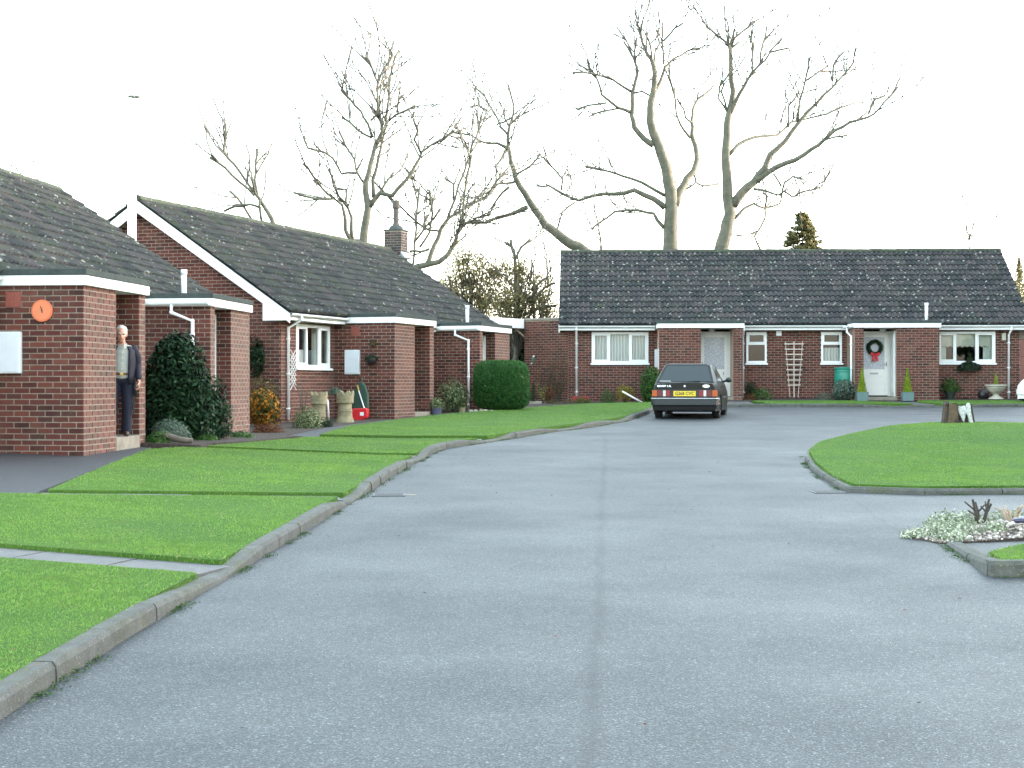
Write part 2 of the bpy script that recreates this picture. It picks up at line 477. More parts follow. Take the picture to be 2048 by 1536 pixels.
def kerb_run(root, poly, drops, side=1, width=0.125, L=0.915, hgt=0.105):
    """side=+1: lawn on the left of the direction of travel. drops = arc positions of dropped kerbs"""
    S = arclen(poly); n = int(S[-1] / L); res = []
    def h(s):
        k = 1.0
        for c in drops: k = min(k, sst(0.45, 1.25, abs(s - c)))
        return 0.040 + (hgt - 0.040) * k
    for i in range(n):
        a = i * L + 0.006; b = (i + 1) * L - 0.006
        (pa, da), (pb, db) = at_len(poly, S, a), at_len(poly, S, b)
        d = (pb - pa).normalized(); nv = Vector((-d.y, d.x)) * side
        j = [rnd.uniform(-.008, .008) for _ in range(4)]
        pa = pa + nv * j[0]; pb = pb + nv * j[1]
        za, zb = rz(pa.y), rz(pb.y)
        ha, hb = h(a) + j[2] * .6, h(b) + j[3] * .6
        bat = 0.018
        mb = MB()
        def ring(p, z, hh):
            o = p; w = nv * width
            return [(o.x, o.y, z - .12), (o.x + w.x, o.y + w.y, z - .12), (o.x + w.x, o.y + w.y, z + hh), (o.x + nv.x * bat * 1.6, o.y + nv.y * bat * 1.6, z + hh), (o.x + nv.x * bat * .5, o.y + nv.y * bat * .5, z + hh - min(.028, hh * .5))]
        r0 = ring(pa, za, ha); r1 = ring(pb, zb, hb)
        mb.add(r0 + r1, [(4, 3, 2, 1, 0), (5, 6, 7, 8, 9)] + [(k, (k + 1) % 5, 5 + (k + 1) % 5, 5 + k) for k in range(5)])
        res.append(mb.build('kerb_stone', KERB, root))
    return res
SL = arclen(KL)
def s_at_y(poly, S, Y):
    for i in range(len(S) - 1):
        if poly[i][1] <= Y <= poly[i + 1][1]:
            return S[i] + (Y - poly[i][1]) / (poly[i + 1][1] - poly[i][1]) * (S[i + 1] - S[i])
PY = [11.45, 17.35, 24.2]                 # where garden paths meet the kerb
k1 = tag(thing('kerb', None, None), kind='structure')
kerb_run(k1, KL, [s_at_y(KL, SL, y) for y in PY] + [s_at_y(KL, SL, 29.3), s_at_y(KL, SL, 33.4), s_at_y(KL, SL, 37.4), SL[-2] - 0.6, SL[-1] - 4.6], 1)
ISL = [(12, 18.5), (6.0, 18.42), (4.7, 18.3), (3.85, 18.65), (3.9, 20.1), (4.1, 22.2), (4.5, 25.0)]
k2 = tag(thing('kerb', None, None), kind='structure')
kerb_run(k2, ISL, [], -1, 0.09, 0.915, 0.07)
k3 = tag(thing('kerb', None, None), kind='structure')
kerb_run(k3, [(3.62, 13.5), (3.54, 12.6), (3.42, 11.62)], [0.3], 1, 0.13, 0.915, 0.115)
kerb_run(k3, [(3.44, 11.6), (9.0, 11.5)], [], 1, 0.13, 0.915, 0.115)

# paths of paving slabs
def inner(y):                             # lawn edge behind the left kerb
    s = s_at_y(KL, SL, y); p, d = at_len(KL, SL, s); return p + Vector((-d.y, d.x)) * 0.125
def path(root, a, b, w, slab, gap=0.012, up=0.035, zf=lz):
    a = Vector(a); b = Vector(b); L = (b - a).length; d = (b - a) / L; nv = Vector((-d.y, d.x))
    n = max(1, int(L / slab))
    for i in range(n):
        p = a + d * (i * slab + gap); q = a + d * ((i + 1) * slab - gap)
        mb = MB(); c = [p - nv * w / 2, p + nv * w / 2, q + nv * w / 2, q - nv * w / 2]
        j = rnd.uniform(-.004, .004)
        zt = [zf(k.x, k.y) - up + j for k in c]
        mb.hexa([(k.x, k.y, z - .05) for k, z in zip(c, zt)], [(k.x, k.y, z) for k, z in zip(c, zt)])
        mb.build('paving_slab', SLAB, root)
PE = [(-9.0, 13.6), (-4.95, 16.6), (-6.0, 24.9)]   # where each path ends by the houses
PW = [0.74, 0.5, 0.5]
path_lines = []
for y, e, w in zip(PY, PE, PW):
    a = inner(y)
    path(tag(thing('garden_path', None, None), kind='structure'), a, e, w, 0.78)
    path_lines.append((a, Vector(e), w))
p4 = (inner(28.95), Vector((-4.3, 29.0)), 0.42)
path(tag(thing('garden_path', None, None), kind='structure'), p4[0], p4[1], p4[2], 0.6)
path_lines.append(p4)

# lawns left of the street, cut by the paths
def pl_y(k, x, sgn):                       # path edge at x
    a, e, w = path_lines[k]
    t = (x - a.x) / (e.x - a.x); return a.y + (e.y - a.y) * t + sgn * w * 0.47
def kerb_pts(y0, y1, n=6):
    return [tuple(inner(y0 + (y1 - y0) * i / n)) for i in range(n + 1)]
lawns = []
def lawn(poly, zf, step=0.5): 
    o = sheet('lawn', poly, zf, step, LAWN, 0.09, jag=0.012); lawns.append((poly, zf)); return o
ya = pl_y(0, -2.25, -1)
lawn(kerb_pts(2.0, ya) + [(-10, pl_y(0, -10, -1)), (-10, 2.0)], lz)
yb = pl_y(0, -2.2, 1); yc = pl_y(1, -1.85, -1)
lawn(kerb_pts(yb, yc) + [(-4.9, pl_y(1, -4.9, -1)), (-9.0, 16.3), (-9.0, pl_y(0, -9.0, 1))], lz)
yd = pl_y(1, -1.8, 1); ye = pl_y(2, -1.5, -1)
lawn(kerb_pts(yd, ye) + [(-5.0, pl_y(2, -5.0, -1)), (-5.35, 23.6), (-5.1, 20.0), (-4.85, pl_y(1, -4.85, 1))], lz)
yf = pl_y(2, -1.5, 1)
yg = pl_y(3, -0.6, -1)
lawn(kerb_pts(yf, 28.7, 8) + [(-3.6, pl_y(3, -3.6, -1)), (-4.1, 27.0), (-4.7, pl_y(2, -4.7, 1))], lz)
B5 = [G(*q) for q in [(700, 853), (862, 834)]]
lawn(kerb_pts(29.25, 47.1, 14) + [(5.2, 49.2), (4.2, 49.3), (2.4, 48.2), (0.5, 44.6), (-0.6, 42.0), (-1.75, 39.6), (-2.35, 37.4), (-3.35, 33.5), (-3.5, 29.3)], lambda x, y: lz(x, y) + 0.02)
# strip in front of the far bungalow, cut by two paths
zc = lambda x, y: rz(y) + 0.10 + 0.022 * (y - 47.7)
CP = [(7.0, 7.55), (11.55, 12.5)]
lawn([(7.6, 47.86), (11.9, 47.9), (11.5, 48.9), (10.6, 49.75), (7.4, 49.8)], zc)
lawn([(12.75, 47.9), (17.4, 47.85), (17.4, 49.9), (12.6, 49.9), (12.3, 48.9)], zc)
pc = tag(thing('garden_path', None, None), kind='structure')
path(pc, (12.2, 47.9), (11.9, 50.5), 0.8, 0.62, zf=zc)
pc = tag(thing('garden_path', None, None), kind='structure')
path(pc, (6.75, 47.9), (6.85, 50.5), 1.0, 0.62, zf=zc)
# round green with the stump, and the corner green by the camera
def zi(x, y):
    return rz(y) + 0.09 + 0.26 * math.exp(-((x - 8.6) / 3.4) ** 2 - ((y - 28.6) / 4.2) ** 2)
lawn([(12.5, 18.62), (6.0, 18.53), (4.7, 18.42), (3.98, 18.75), (4.0, 20.1), (4.2, 22.2), (4.6, 25.0), (5.1, 26.6), (5.8, 27.8), (7.0, 29.6), (8.3, 31.0), (10.0, 31.6), (12.5, 31.4)], zi, 0.45)
zr_ = lambda x, y: rz(y) + 0.105
lawn([(3.58, 11.72), (9, 11.62), (9, 14.6), (6, 13.6), (4.0, 12.72), (3.62, 12.25)], zr_, 0.4)
# black tarmac pad before the first porch
TARM = M('dark_tarmac', (0.035, 0.038, 0.043), 0.6, 0.25, 12, 0.5, 120)
sheet('pavement', [(-9.5, 15.8), (-4.95, 16.4), (-5.2, 20.0), (-5.4, 23.6), (-5.5, 24.6), (-9.5, 24.6)], lambda x, y: lz(x, y) - 0.035, 0.8, TARM, 0.05)
sheet('pavement', [(-3.55, 29.3), (-3.42, 33.4), (-2.45, 37.3), (-1.9, 39.5), (-2.25, 39.7), (-2.9, 37.4), (-3.85, 33.4), (-4.2, 29.3)], lambda x, y: lz(x, y) - 0.03, 0.8, TARM, 0.05)

# planted beds along the house fronts
sheet('flower_bed', [(-5.45, 24.72), (-4.78, 24.76), (-4.72, 25.3), (-4.15, 27.0), (-3.7, 28.6), (-4.4, 29.4), (-5.6, 30.5), (-6.6, 30.0), (-6.4, 24.72)], lambda x, y: lz(x, y) + .02 + rnd.uniform(-.012, .012), .4, SOIL, .08)
sheet('flower_bed', [(-4.4, 29.5), (-3.9, 33.4), (-2.92, 37.4), (-2.27, 39.75), (-1.72, 39.7), (-0.57, 42.1), (0.53, 44.7), (2.43, 48.3), (4.2, 49.4), (5.4, 49.35), (5.2, 52.0), (1.5, 52.4), (-0.8, 50.2), (-6.0, 34.5), (-5.6, 30.5)], lambda x, y: lz(x, y) - .045 + rnd.uniform(-.008, .008), .7, SOIL, .06)
sheet('flower_bed', [(6.2, 49.86), (17.4, 49.93), (17.4, 51.2), (16.4, 51.6), (6.2, 51.95)], lambda x, y: 1.0 + .03 * (y - 50) - .012 + rnd.uniform(-.006, .006), .5, SOIL, .1)

# ---- grass blades
def grass(poly, zf, dens, hmax, wid):
    xs = [p[0] for p in poly]; ys = [p[1] for p in poly]
    A = (max(xs) - min(xs)) * (max(ys) - min(ys))
    n = int(A * dens(0) if False else A * dens)
    x = nr.uniform(min(xs), max(xs), n); y = nr.uniform(min(ys), max(ys), n)
    m = inside_np(poly, x, y) & (y > 4.5)
    fx = 1024 + F * x / np.maximum(y, 0.5)
    m &= (fx > -160) & (fx < 2210)
    return x[m], y[m]
gx, gy, gz, gs = [], [], [], []
for poly, zf in lawns:
    yv = [p[1] for p in poly]
    lo, hi = min(yv), max(yv)
    for b0, b1, dens in ((4.5, 9, 8000), (9, 13, 6500), (13, 18, 4000), (18, 25, 2200), (25, 33, 1200), (33, 60, 500)):
        if hi < b0 or lo > b1: continue
        x, y = grass(poly, zf, dens, 0, 0)
        # stratify by depth band
        k = (y >= b0) & (y < b1); x, y = x[k], y[k]
        gx.append(x); gy.append(y); gz.append(np.array([zf(a, b) for a, b in zip(x, y)])); gs.append(np.full(len(x), (b0 + b1) / 2))
    # longer fringe hanging over the lawn's edge
    dp = densify(poly, 0.006)
    dp = [q for q in dp if q[1] > 4.5 and -120 < 1024 + F * q[0] / q[1] < 2170 and (q[1] < 22 or rnd.random() < .45)]
    if dp:
        q = np.array(dp) + nr.normal(0, 0.018, (len(dp), 2))
        gx.append(q[:, 0]); gy.append(q[:, 1]); gz.append(np.array([zf(a, b) - rnd.uniform(.0, .05) for a, b in q])); gs.append(q[:, 1] * 1.0)
gx = np.concatenate(gx); gy = np.concatenate(gy); gz = np.concatenate(gz) - 0.008; gs = np.concatenate(gs)
N = len(gx)
hh = (0.013 + 0.017 * nr.random(N) ** 1.5) * (1 + 0.25 * np.sin(gx * 2.3 + 1.1 * gy) * np.sin(gy * 1.7))
ww = (0.0013 + 0.0009 * nr.random(N)) * np.clip(gs / 9.0, 0.9, 3.2)
an = nr.uniform(0, 2 * np.pi, N); ln = nr.uniform(0, 2 * np.pi, N); lam = np.abs(nr.normal(0, 0.55, N)) * hh
bx, by = np.cos(an) * ww, np.sin(an) * ww
mx_, my_ = np.cos(ln) * lam, np.sin(ln) * lam
V = np.empty((N, 4, 3), np.float32)
V[:, 0] = np.stack([gx - bx, gy - by, gz], 1)
V[:, 1] = np.stack([gx + bx, gy + by, gz], 1)
V[:, 2] = np.stack([gx + bx * .7 + mx_ * .45, gy + by * .7 + my_ * .45, gz + hh * .6], 1)
V[:, 3] = np.stack([gx + mx_, gy + my_, gz + hh * np.clip(1 - lam / hh * .25, .5, 1)], 1)
b = np.arange(N)[:, None] * 4
FA = np.concatenate([b + np.array([[0, 1, 2]]), b + np.array([[0, 2, 3]])], 0)
tag(link('grass', np_mesh('grass', V.reshape(-1, 3), FA), None, GRASS), 'short green grass growing on the lawns', 'grass', kind='stuff')
print('grass blades', N)
# ---------------------------------------------------------------- bungalows
BL, BH, BJ, BD = 0.212, 0.067, 0.013, 0.030    # brick length, height, joint, depth shown
CO = BH + BJ
def brick_mesh(L):
    mb = MB(); e = 0.0035; x = L / 2; z = BH / 2
    mb.v = [(-x, BD, -z), (x, BD, -z), (x, BD, z), (-x, BD, z), (-x, e, -z), (x, e, -z), (x, e, z), (-x, e, z),
            (-x + e, 0, -z + e), (x - e, 0, -z + e), (x - e, 0, z - e), (-x + e, 0, z - e)]
    mb.f = [(8, 9, 10, 11), (4, 5, 9, 8), (5, 6, 10, 9), (6, 7, 11, 10), (7, 4, 8, 11), (0, 1, 5, 4), (1, 2, 6, 5), (2, 3, 7, 6), (3, 0, 4, 7)]
    return mb
me = bpy.data.meshes.new('brick'); _b = brick_mesh(BL); me.from_pydata(_b.v, [], _b.f); me.materials.append(BRICK); BRICK_ME = me
BV = np.array(_b.v); BF = _b.f
PITCH = math.atan2(4.93 - 2.30, 3.5 + 0.38)
TP = math.tan(PITCH)
EY, EZ = -0.38, 2.30                      # eaves edge of the tiles
def roof_z(y): return EZ + TP * (y - EY) if y < 3.5 else EZ + TP * (7.0 - y - EY)
TW, TG = 0.33, 0.333                      # tile width and gauge
def tile_mesh():
    prof = []
    for k in range(13):
        t = k / 12 * 2
        f = t % 1.0
        z = 0.040 * max(0.0, math.sin(math.pi * min(max((f - 0.38) / 0.62, 0), 1))) ** 0.8 if k < 12 else 0.0
        prof.append((k / 12 * (TW - 0.002), z))
    mb = MB(); n = len(prof)
    for (x, z) in prof: mb.v.append((x, 0.0, 0.004))
    for (x, z) in prof: mb.v.append((x, 0.0, 0.048 + z))
    for (x, z) in prof: mb.v.append((x, TG + 0.05, 0.006 + z))
    for k in range(n - 1):
        mb.f.append((k, k + 1, n + k + 1, n + k)); mb.f.append((n + k, n + k + 1, 2 * n + k + 1, 2 * n + k))
    mb.f.append((0, n, 2 * n)); mb.f.append((n - 1, 3 * n - 1, 2 * n - 1))
    return mb
_t = tile_mesh()
TILE_MES = {}
for _k, _m in (('L', TILE_L), ('C', TILE_C)):
    me = bpy.data.meshes.new('roof_tile'); me.from_pydata(_t.v, [], _t.f); me.materials.append(_m); TILE_MES[_k] = (me, _m)
TV = np.array(_t.v)
_r = MB(); n = 8
for k in range(n + 1):
    a = math.pi * k / n
    for y in (0.0, 0.45): _r.v.append((y, 0.115 * math.cos(a), 0.115 * math.sin(a) * (0.92 if y else 1.0)))
for k in range(n): _r.f.append((2 * k, 2 * k + 1, 2 * k + 3, 2 * k + 2))
_r.f.append(tuple(range(0, 2 * n + 2, 2)))
RIDGE_ME = bpy.data.meshes.new('ridge_tile'); RIDGE_ME.from_pydata(_r.v, [], _r.f); RIDGE_ME.materials.append(RIDGE)

def joined(name, V0, Fs, mats, mat, parent):   # many copies of one small mesh as one part
    nv = len(V0); A = []; ff = []
    for i, (Rm, off, sx) in enumerate(mats):
        v = V0.copy()
        if sx != 1.0: v[:, 0] *= sx
        A.append(v @ Rm.T + off)
    mb = MB(); mb.v = np.concatenate(A).tolist()
    for i in range(len(mats)):
        mb.f += [tuple(i * nv + k for k in f) for f in Fs]
    o = mb.build(name, mat, parent); o['kind'] = 'stuff'
    return o

def gutter(mb, a, b, r=0.055):
    a = Vector(a); b = Vector(b); d = (b - a).normalized(); s = d.cross(Vector((0, 0, 1))).normalized(); up = Vector((0, 0, 1))
    rings = []
    for p in (a, b):
        o = [p + s * r * math.cos(t) - up * r * math.sin(t) for t in [math.pi * k / 8 for k in range(9)]]
        i = [p + s * (r - .006) * math.cos(t) - up * (r - .006) * math.sin(t) for t in [math.pi * (8 - k) / 8 for k in range(9)]]
        rings.append(o + i)
    m = 18
    mb.add(rings[0] + rings[1], [tuple(range(m - 1, -1, -1)), tuple(range(m, 2 * m))] + [(k, (k + 1) % m, m + (k + 1) % m, m + k) for k in range(m)])
    L = (b - a).length
    for t in [0.02] + [q for q in np.arange(1.0, L, 1.0)] + [L - .02]:   # union clips
        c = a + d * t
        mb.add([c + s * (r + .008) * math.cos(q) - up * (r + .008) * math.sin(q) + d * e for e in (-.02, .02) for q in [math.pi * k / 8 for k in range(9)]],
               [(k, k + 1, 9 + k + 1, 9 + k) for k in range(8)])

def house(key, X0, Y0, Z0, rot, label, Lend=14.7, brick_near=True, brick_far=True, group=None):
    root = thing('bungalow', label, 'bungalow', (X0, Y0, CH + Z0), rot)
    cr, sr = math.cos(rot), math.sin(rot)
    def w(p): return Vector((X0 + cr * p[0] - sr * p[1], Y0 + sr * p[0] + cr * p[1], CH + Z0 + p[2]))
    PJ = 1.5535; LW = 14.4; ZB = -0.42; ZT = 2.16
    LW = 14.4 if Lend < 15 else 15.35
    W1 = (0.76, 2.59, 1.07, 2.06); W4 = (11.81, 13.64, 1.07, 2.06); W2 = (5.73, 6.38, 1.07, 2.06); W3 = (8.12, 8.78, 1.07, 2.06)
    D1 = (4.16 + .005, 5.18 - .005, 0.0, 2.06); D2 = (9.2 + .005, 10.24 - .005, 0.0, 2.06)
    fo = [W1, W2, W3, W4, D1, D2]
    # --- masonry core
    mb = MB()
    def wall_rects(L, z0, z1, ops):
        us = sorted({0.0, L} | {o[0] for o in ops} | {o[1] for o in ops})
        out = []
        for a, b in zip(us, us[1:]):
            zz = [z0]
            for o in sorted(ops, key=lambda o: o[2]):
                if o[0] <= a + 1e-6 and o[1] >= b - 1e-6: zz += [o[2], o[3]]
            zz.append(z1)
            for i in range(0, len(zz), 2):
                if zz[i + 1] - zz[i] > 1e-4: out.append((a, b, zz[i], zz[i + 1]))
        return out
    for a, b, z0, z1 in wall_rects(LW, ZB, ZT, fo): mb.box(a, b, 0.0, 0.22, z0, z1)
    mb.box(0, LW, 6.78, 7.0, ZB, ZT)
    for u0, u1 in ((0.0, 0.22), (LW - .22, LW)):
        mb.prism([(0.22, ZB), (6.78, ZB), (6.78, roof_z(6.78) - .1), (3.5, roof_z(3.5) - .1), (0.22, roof_z(.22) - .1)], u0, u1, 'x')
    for (a, b) in ((2.87, 4.16), (5.18, 5.46), (8.94, 9.2), (10.24, 11.53)): mb.box(a, b, -PJ, -0.002, ZB, 2.135)
    mb.box(0.22, LW - .22, 0.22, 6.78, -.2, -0.05)
    mb.build('wall', MORTAR, root)
    mb = MB(); mb.box(0.23, LW - .23, 2.6, 2.65, -.04, 2.3); mb.box(.23, LW - .23, .23, 2.6, 2.22, 2.27)
    for u in (3.4, 7.2, 11.0): mb.box(u, u + .05, .23, 2.6, -.04, 2.22)
    mb.build('room', DARKROOM, root)
    for (a, b) in ((2.87, 4.16), (5.18, 5.46), (8.94, 9.2), (10.24, 11.53)):
        mb = MB(); mb.box(a - .010, b + .010, -PJ - .010, -PJ + .10, -.013, .004); mb.box(a - .010, a + .02, -PJ + .10, -.03, -.013, .004); mb.box(b - .02, b + .010, -PJ + .10, -.03, -.013, .004)
        mb.build('damp_course', STEPC, root)
    # --- bricks
    segs = [((0, 0), (1, 0), LW, ZB, ZT, [(2.87, 5.46, -1, 2.14), (8.94, 11.53, -1, 2.14)] + [W1, W2, W3, W4], None)]
    if brick_near: segs.append(((0, 7.0), (0, -1), 7.0, ZB, 5.0, [], 'gable'))
    if brick_far: segs.append(((LW, 0), (0, 1), 7.0, ZB, 5.0, [], 'gable'))
    for a, b in ((2.87, 4.16), (5.18, 5.46), (8.94, 9.2), (10.24, 11.53)):
        segs.append(((a, -PJ), (1, 0), b - a, ZB, 2.135, [], None))
        segs.append(((a, 0), (0, -1), PJ, ZB if a != 10.24 else 0, 2.135, [] if a != 10.24 else [(0.5, 1.29, 0.0, 2.06)], None))
        segs.append(((b, -PJ), (0, 1), PJ, ZB if b not in (4.16,) else 0, 2.135, [], None))
    segs.append(((4.165, 0), (1, 0), 1.01, 2.06, 2.135, [], None)); segs.append(((9.205, 0), (1, 0), 1.03, 2.06, 2.135, [], None))
    full = []; part = []
    for o, d, L, z0, z1, ops, top in segs:
        nrm = (d[1], -d[0])
        ang = math.atan2(d[1], d[0])
        Rm = np.array([[math.cos(ang), -math.sin(ang), 0], [math.sin(ang), math.cos(ang), 0], [0, 0, 1]])
        i0 = int(math.floor(z0 / CO)); i1 = int(math.ceil(z1 / CO))
        for i in range(i0, i1):
            zc = (i + 0.5) * CO
            if zc - BH / 2 < z0 - .03 or zc + BH / 2 > z1 + (.012 if top else .062): continue
            off = 0.0 if i % 2 else -(BL + BJ) / 2
            s = off
            while s < L - 0.02:
                a, b = max(s, 0.0), min(s + BL, L); s += BL + BJ
                if b - a < 0.03: continue
                iv = [(a, b)]
                for (oa, ob, oz0, oz1) in ops:
                    if zc + BH / 2 > oz0 + .01 and zc - BH / 2 < oz1 - .01:
                        nv_ = []
                        for (p, q) in iv:
                            if q <= oa or p >= ob: nv_.append((p, q)); continue
                            if p < oa - .03: nv_.append((p, oa))
                            if q > ob + .03: nv_.append((ob, q))
                        iv = nv_
                for (p, q) in iv:
                    m = (p + q) / 2
                    if top == 'gable':
                        yy = o[1] + d[1] * m
                        lim = min(roof_z(yy - .1), roof_z(yy + .1)) - .12
                        if zc + BH / 2 > lim: continue
                    pr = 0.007 + rnd.uniform(-.0016, .0016)
                    c = (o[0] + d[0] * m + nrm[0] * pr, o[1] + d[1] * m + nrm[1] * pr, zc)
                    fl = (q - p) > BL - .002
                    (full if fl else part).append((c, ang, Rm, nrm, (q - p) / BL))
    scored = []
    for it in full:
        c, ang, Rm, nrm, _ = it
        W = w(c); nw = Vector((cr * nrm[0] - sr * nrm[1], sr * nrm[0] + cr * nrm[1], 0))
        px = 1024 + F * W.x / max(W.y, .5); face = -(nw.x * W.x + nw.y * W.y) / W.length
        hid = nrm[0] > .5 and c[0] < 11.4 and c[1] < 0 and True
        sco = 1.0 / W.y * (0.35 + face) if (-15 < px < 2063 and face > 0.02 and not hid) else 0
        scored.append((sco, it))
    scored.sort(key=lambda q: -q[0])
    pick = [q for q in scored[:290] if q[0] > 0]; rest = [q[1] for q in scored[len(pick):]] + part
    for _, (c, ang, Rm, nrm, _l) in pick:
        link('brick', BRICK_ME, root, None, c, (0, 0, ang))
    joined('brickwork', BV, BF, [(Rm, np.array(c), l) for c, ang, Rm, nrm, l in rest], BRICK, root)
    # --- roof
    rm = MB(); U0 = -0.3
    sl = (3.5 - EY) / math.cos(PITCH)
    for sgn in (0, 1):
        pr = [(EY + .02, EZ - .03), (3.5, 4.93 - .03), (3.5, 4.93 - .12), (EY + .02, EZ - .10)]
        if sgn: pr = [(7.0 - y, z) for y, z in pr]
        rm.prism(pr, U0 + .02, Lend - .02, 'x')
    roof = rm.build('roof', FELT, root)
    nt = int(round((Lend - U0) / TW)); tw = (Lend - U0) / nt
    ca, sa = math.cos(PITCH), math.sin(PITCH)
    nrow = 14; gz = sl / nrow
    Rf = np.array([[1, 0, 0], [0, ca, -sa], [0, sa, ca]])
    Rb = np.array([[-1, 0, 0], [0, -ca, sa], [0, sa, ca]])
    tl = []; bk = []
    for i in range(nrow):
        for k in range(nt):
            s = i * gz
            c = np.array([U0 + k * tw, EY + s * ca, EZ + s * sa])
            c[2] += rnd.uniform(-.003, .004)
            W = w(c); px = 1024 + F * (W.x) / W.y; py = 768 - F * (W.z - CH) / W.y
            vis = -5 < px < 2050 and W.y > 3
            tl.append((1 / W.y if vis else 0, c))
            bk.append((Rb, np.array([U0 + (k + 1) * tw, 7.0 - c[1], c[2]]), tw / TW))
    tl.sort(key=lambda q: -q[0])
    for sco, c in tl[:290]:
        o = link('roof_tile', TILE_MES['C' if key == 'C' else 'L'][0], roof, None, c, (PITCH + rnd.uniform(-.006, .006), 0, rnd.uniform(-.004, .004))); o.scale = (tw / TW, 1, 1)
    joined('roof_tiling', TV, _t.f, [(Rf, c, tw / TW) for _, c in tl[290:]] + bk, TILE_MES['C' if key == 'C' else 'L'][1], roof)
    nrd = int((Lend - U0) / 0.43)
    for k in range(nrd):
        link('ridge_tile', RIDGE_ME, roof, None, (U0 + k * (Lend - U0 - .02) / nrd, 3.5, 4.93 - .02 + rnd.uniform(-.006, .006)), (0, 0, rnd.uniform(-.01, .01)))
    # --- bargeboards, fascias, gutters
    for u, nm in ((U0 + .0, 0), (Lend - .03, 1)):
        mb = MB()
        for sgn in (0, 1):
            y0, y1 = EY + .02, 3.5
            pr = [(y0, EZ - .045), (y1, 4.93 - .045), (y1, 4.93 - .045 - .27), (y0, EZ - .045 - .27 + .06)]
            if sgn: pr = [(7.0 - y, z) for y, z in pr]
            mb.prism(pr, u, u + .03, 'x')
        mb.prism([(EY + .04, 2.10), (0.30, 2.10), (0.30, EZ + .38), (EY + .04, EZ - .08)], u + .002, u + .028, 'x')
        mb.build('bargeboard', WHITEP, root)
    sec = [(U0 + .03, 2.79), (5.545, 8.86), (11.61, Lend - .03)]
    for a, b in sec:
        mb = MB(); mb.box(a, b, EY + .06, EY + .085, 2.115, EZ - .04); mb.box(a, b, EY + .085, 0.03, 2.115, 2.13)
        mb.build('fascia', WHITEP, root)
        mb = MB(); gutter(mb, (a - .02, EY + .0, EZ - .045), (b + .0, EY + .0, EZ - .045)); mb.build('gutter', WHITE, root, smooth=False)
    mb = MB(); mb.box(U0 + .03, Lend - .03, 6.97, 7.3, 2.115, 2.15); mb.box(U0 + .03, Lend - .03, 7.29, 7.315, 2.115, 2.26); mb.build('fascia', WHITEP, root)
    def downpipe(pts, r=0.034):
        mb = MB(); mb.tube(pts, r, 10)
        zt, zb = pts[-2][2], pts[-1][2]
        for k in (0.12, 0.5, 0.88):
            z = zt + (zb - zt) * k; x, y = pts[-1][0], pts[-1][1]
            mb.tube([(x, y, z - .02), (x, y, z + .02)], r + .009, 10); mb.box(x - .06, x + .06, y + .01, y + .03, z - .012, z + .012)
        for q in pts[1:-1]:
            mb.ell(q, r + .006, 8, 6)
        return mb.build('downpipe', WHITE, root, smooth=True)
    downpipe([(0.27, EY, EZ - .06), (0.27, EY, 2.13), (0.27, -.055, 1.95), (0.27, -.055, -.12)])
    downpipe([(5.62, EY, EZ - .06), (5.62, EY, 2.10), (5.62, -.055, 1.93), (5.62, -.055, -.12)])
    downpipe([(14.05, EY, EZ - .06), (14.05, EY, 2.13), (14.05, -.055, 1.95), (14.05, -.055, -.12)])
    downpipe([(8.80, -PJ + .66, 2.18), (8.80, -PJ + .66, 2.03), (8.875, -PJ + .30, 1.88), (8.875, -PJ + .30, -.12)])
    # --- porches
    for (a, b, dr) in ((2.82, 5.51, D1), (8.89, 11.58, D2)):
        mb = MB(); mb.box(a + .02, b - .02, -PJ - .03, .25, 2.14, 2.30); mb.build('porch_roof', WHITEP, root)
        mb = MB(); mb.box(a, b, -PJ - .055, -PJ - .03, 2.145, 2.282)
        side0 = 2.145 if a < 5 else 2.20
        mb.box(a - .004, a + .02, -PJ - .053, EY + .3, 2.145 if a < 5 else 2.15, 2.282); mb.box(b - .02, b + .004, -PJ - .053, EY + .3, 2.145, 2.282)
        mb.build('fascia', WHITEP, root, bevel=.003)
        mb = MB(); mb.box(a - .012, b + .012, -PJ - .07, .12, 2.284, 2.375)
        mb.build('felt_edging', FELT, root, bevel=.008)
        mb = MB(); mb.box(dr[0] - .0, dr[1] + .0, -PJ - .015, -.36, -.30, -.012); mb.build('step', STEPC, root, bevel=.01)
        # door in its frame at the back of the recess
        mb = MB(); DY = -.45; y0, y1 = DY - .03, DY + .10
        mb.box(dr[0], dr[0] + .07, y0, y1, 0, 2.06); mb.box(dr[1] - .07, dr[1], y0, y1, 0, 2.06); mb.box(dr[0] + .07, dr[1] - .07, y0, y1, 1.99, 2.06)
        fr = mb.build('door_frame', CREAM, root)
        da, db = dr[0] + .075, dr[1] - .075
        mb = MB(); g0, g1 = 0.86, 1.88
        mb.box(da, da + .11, .0, .05, .03, 1.985); mb.box(db - .11, db, .0, .05, .03, 1.985); mb.box(da + .11, db - .11, .0, .05, 1.88, 1.985)
        mb.box(da + .11, db - .11, .0, .05, .03, .10); mb.box(da + .11, db - .11, .0, .05, .62, .86); mb.box(da + .11, db - .11, .012, .04, .10, .62)
        door = mb.build('door', CREAM, root, bevel=.004); door.location = (0, DY, 0)
        mb = MB(); mb.box(da + .11, db - .11, .02, .03, .86, 1.88); mb.build('pane', MATS['frosted'], door)
        mb = MB(); mb.box((da + db) / 2 - .13, (da + db) / 2 + .13, -.012, -.001, .70, .755); mb.build('letter_flap', GREYM if a > 5 else WHITE, door, bevel=.004)
        hx = da + .05 if a < 5 else db - .05
        mb = MB(); mb.tube([(hx, 0, 1.02), (hx, -.05, 1.02), (hx + (.09 if a < 5 else -.09), -.05, 1.02)], .011, 8); mb.box(hx - .018, hx + .018, -.008, -.001, .95, 1.10); mb.lathe([(.016, 0), (.016, .012)], 10, (hx, -.012, 1.25))
        mb.build('handle', GREYM, door)
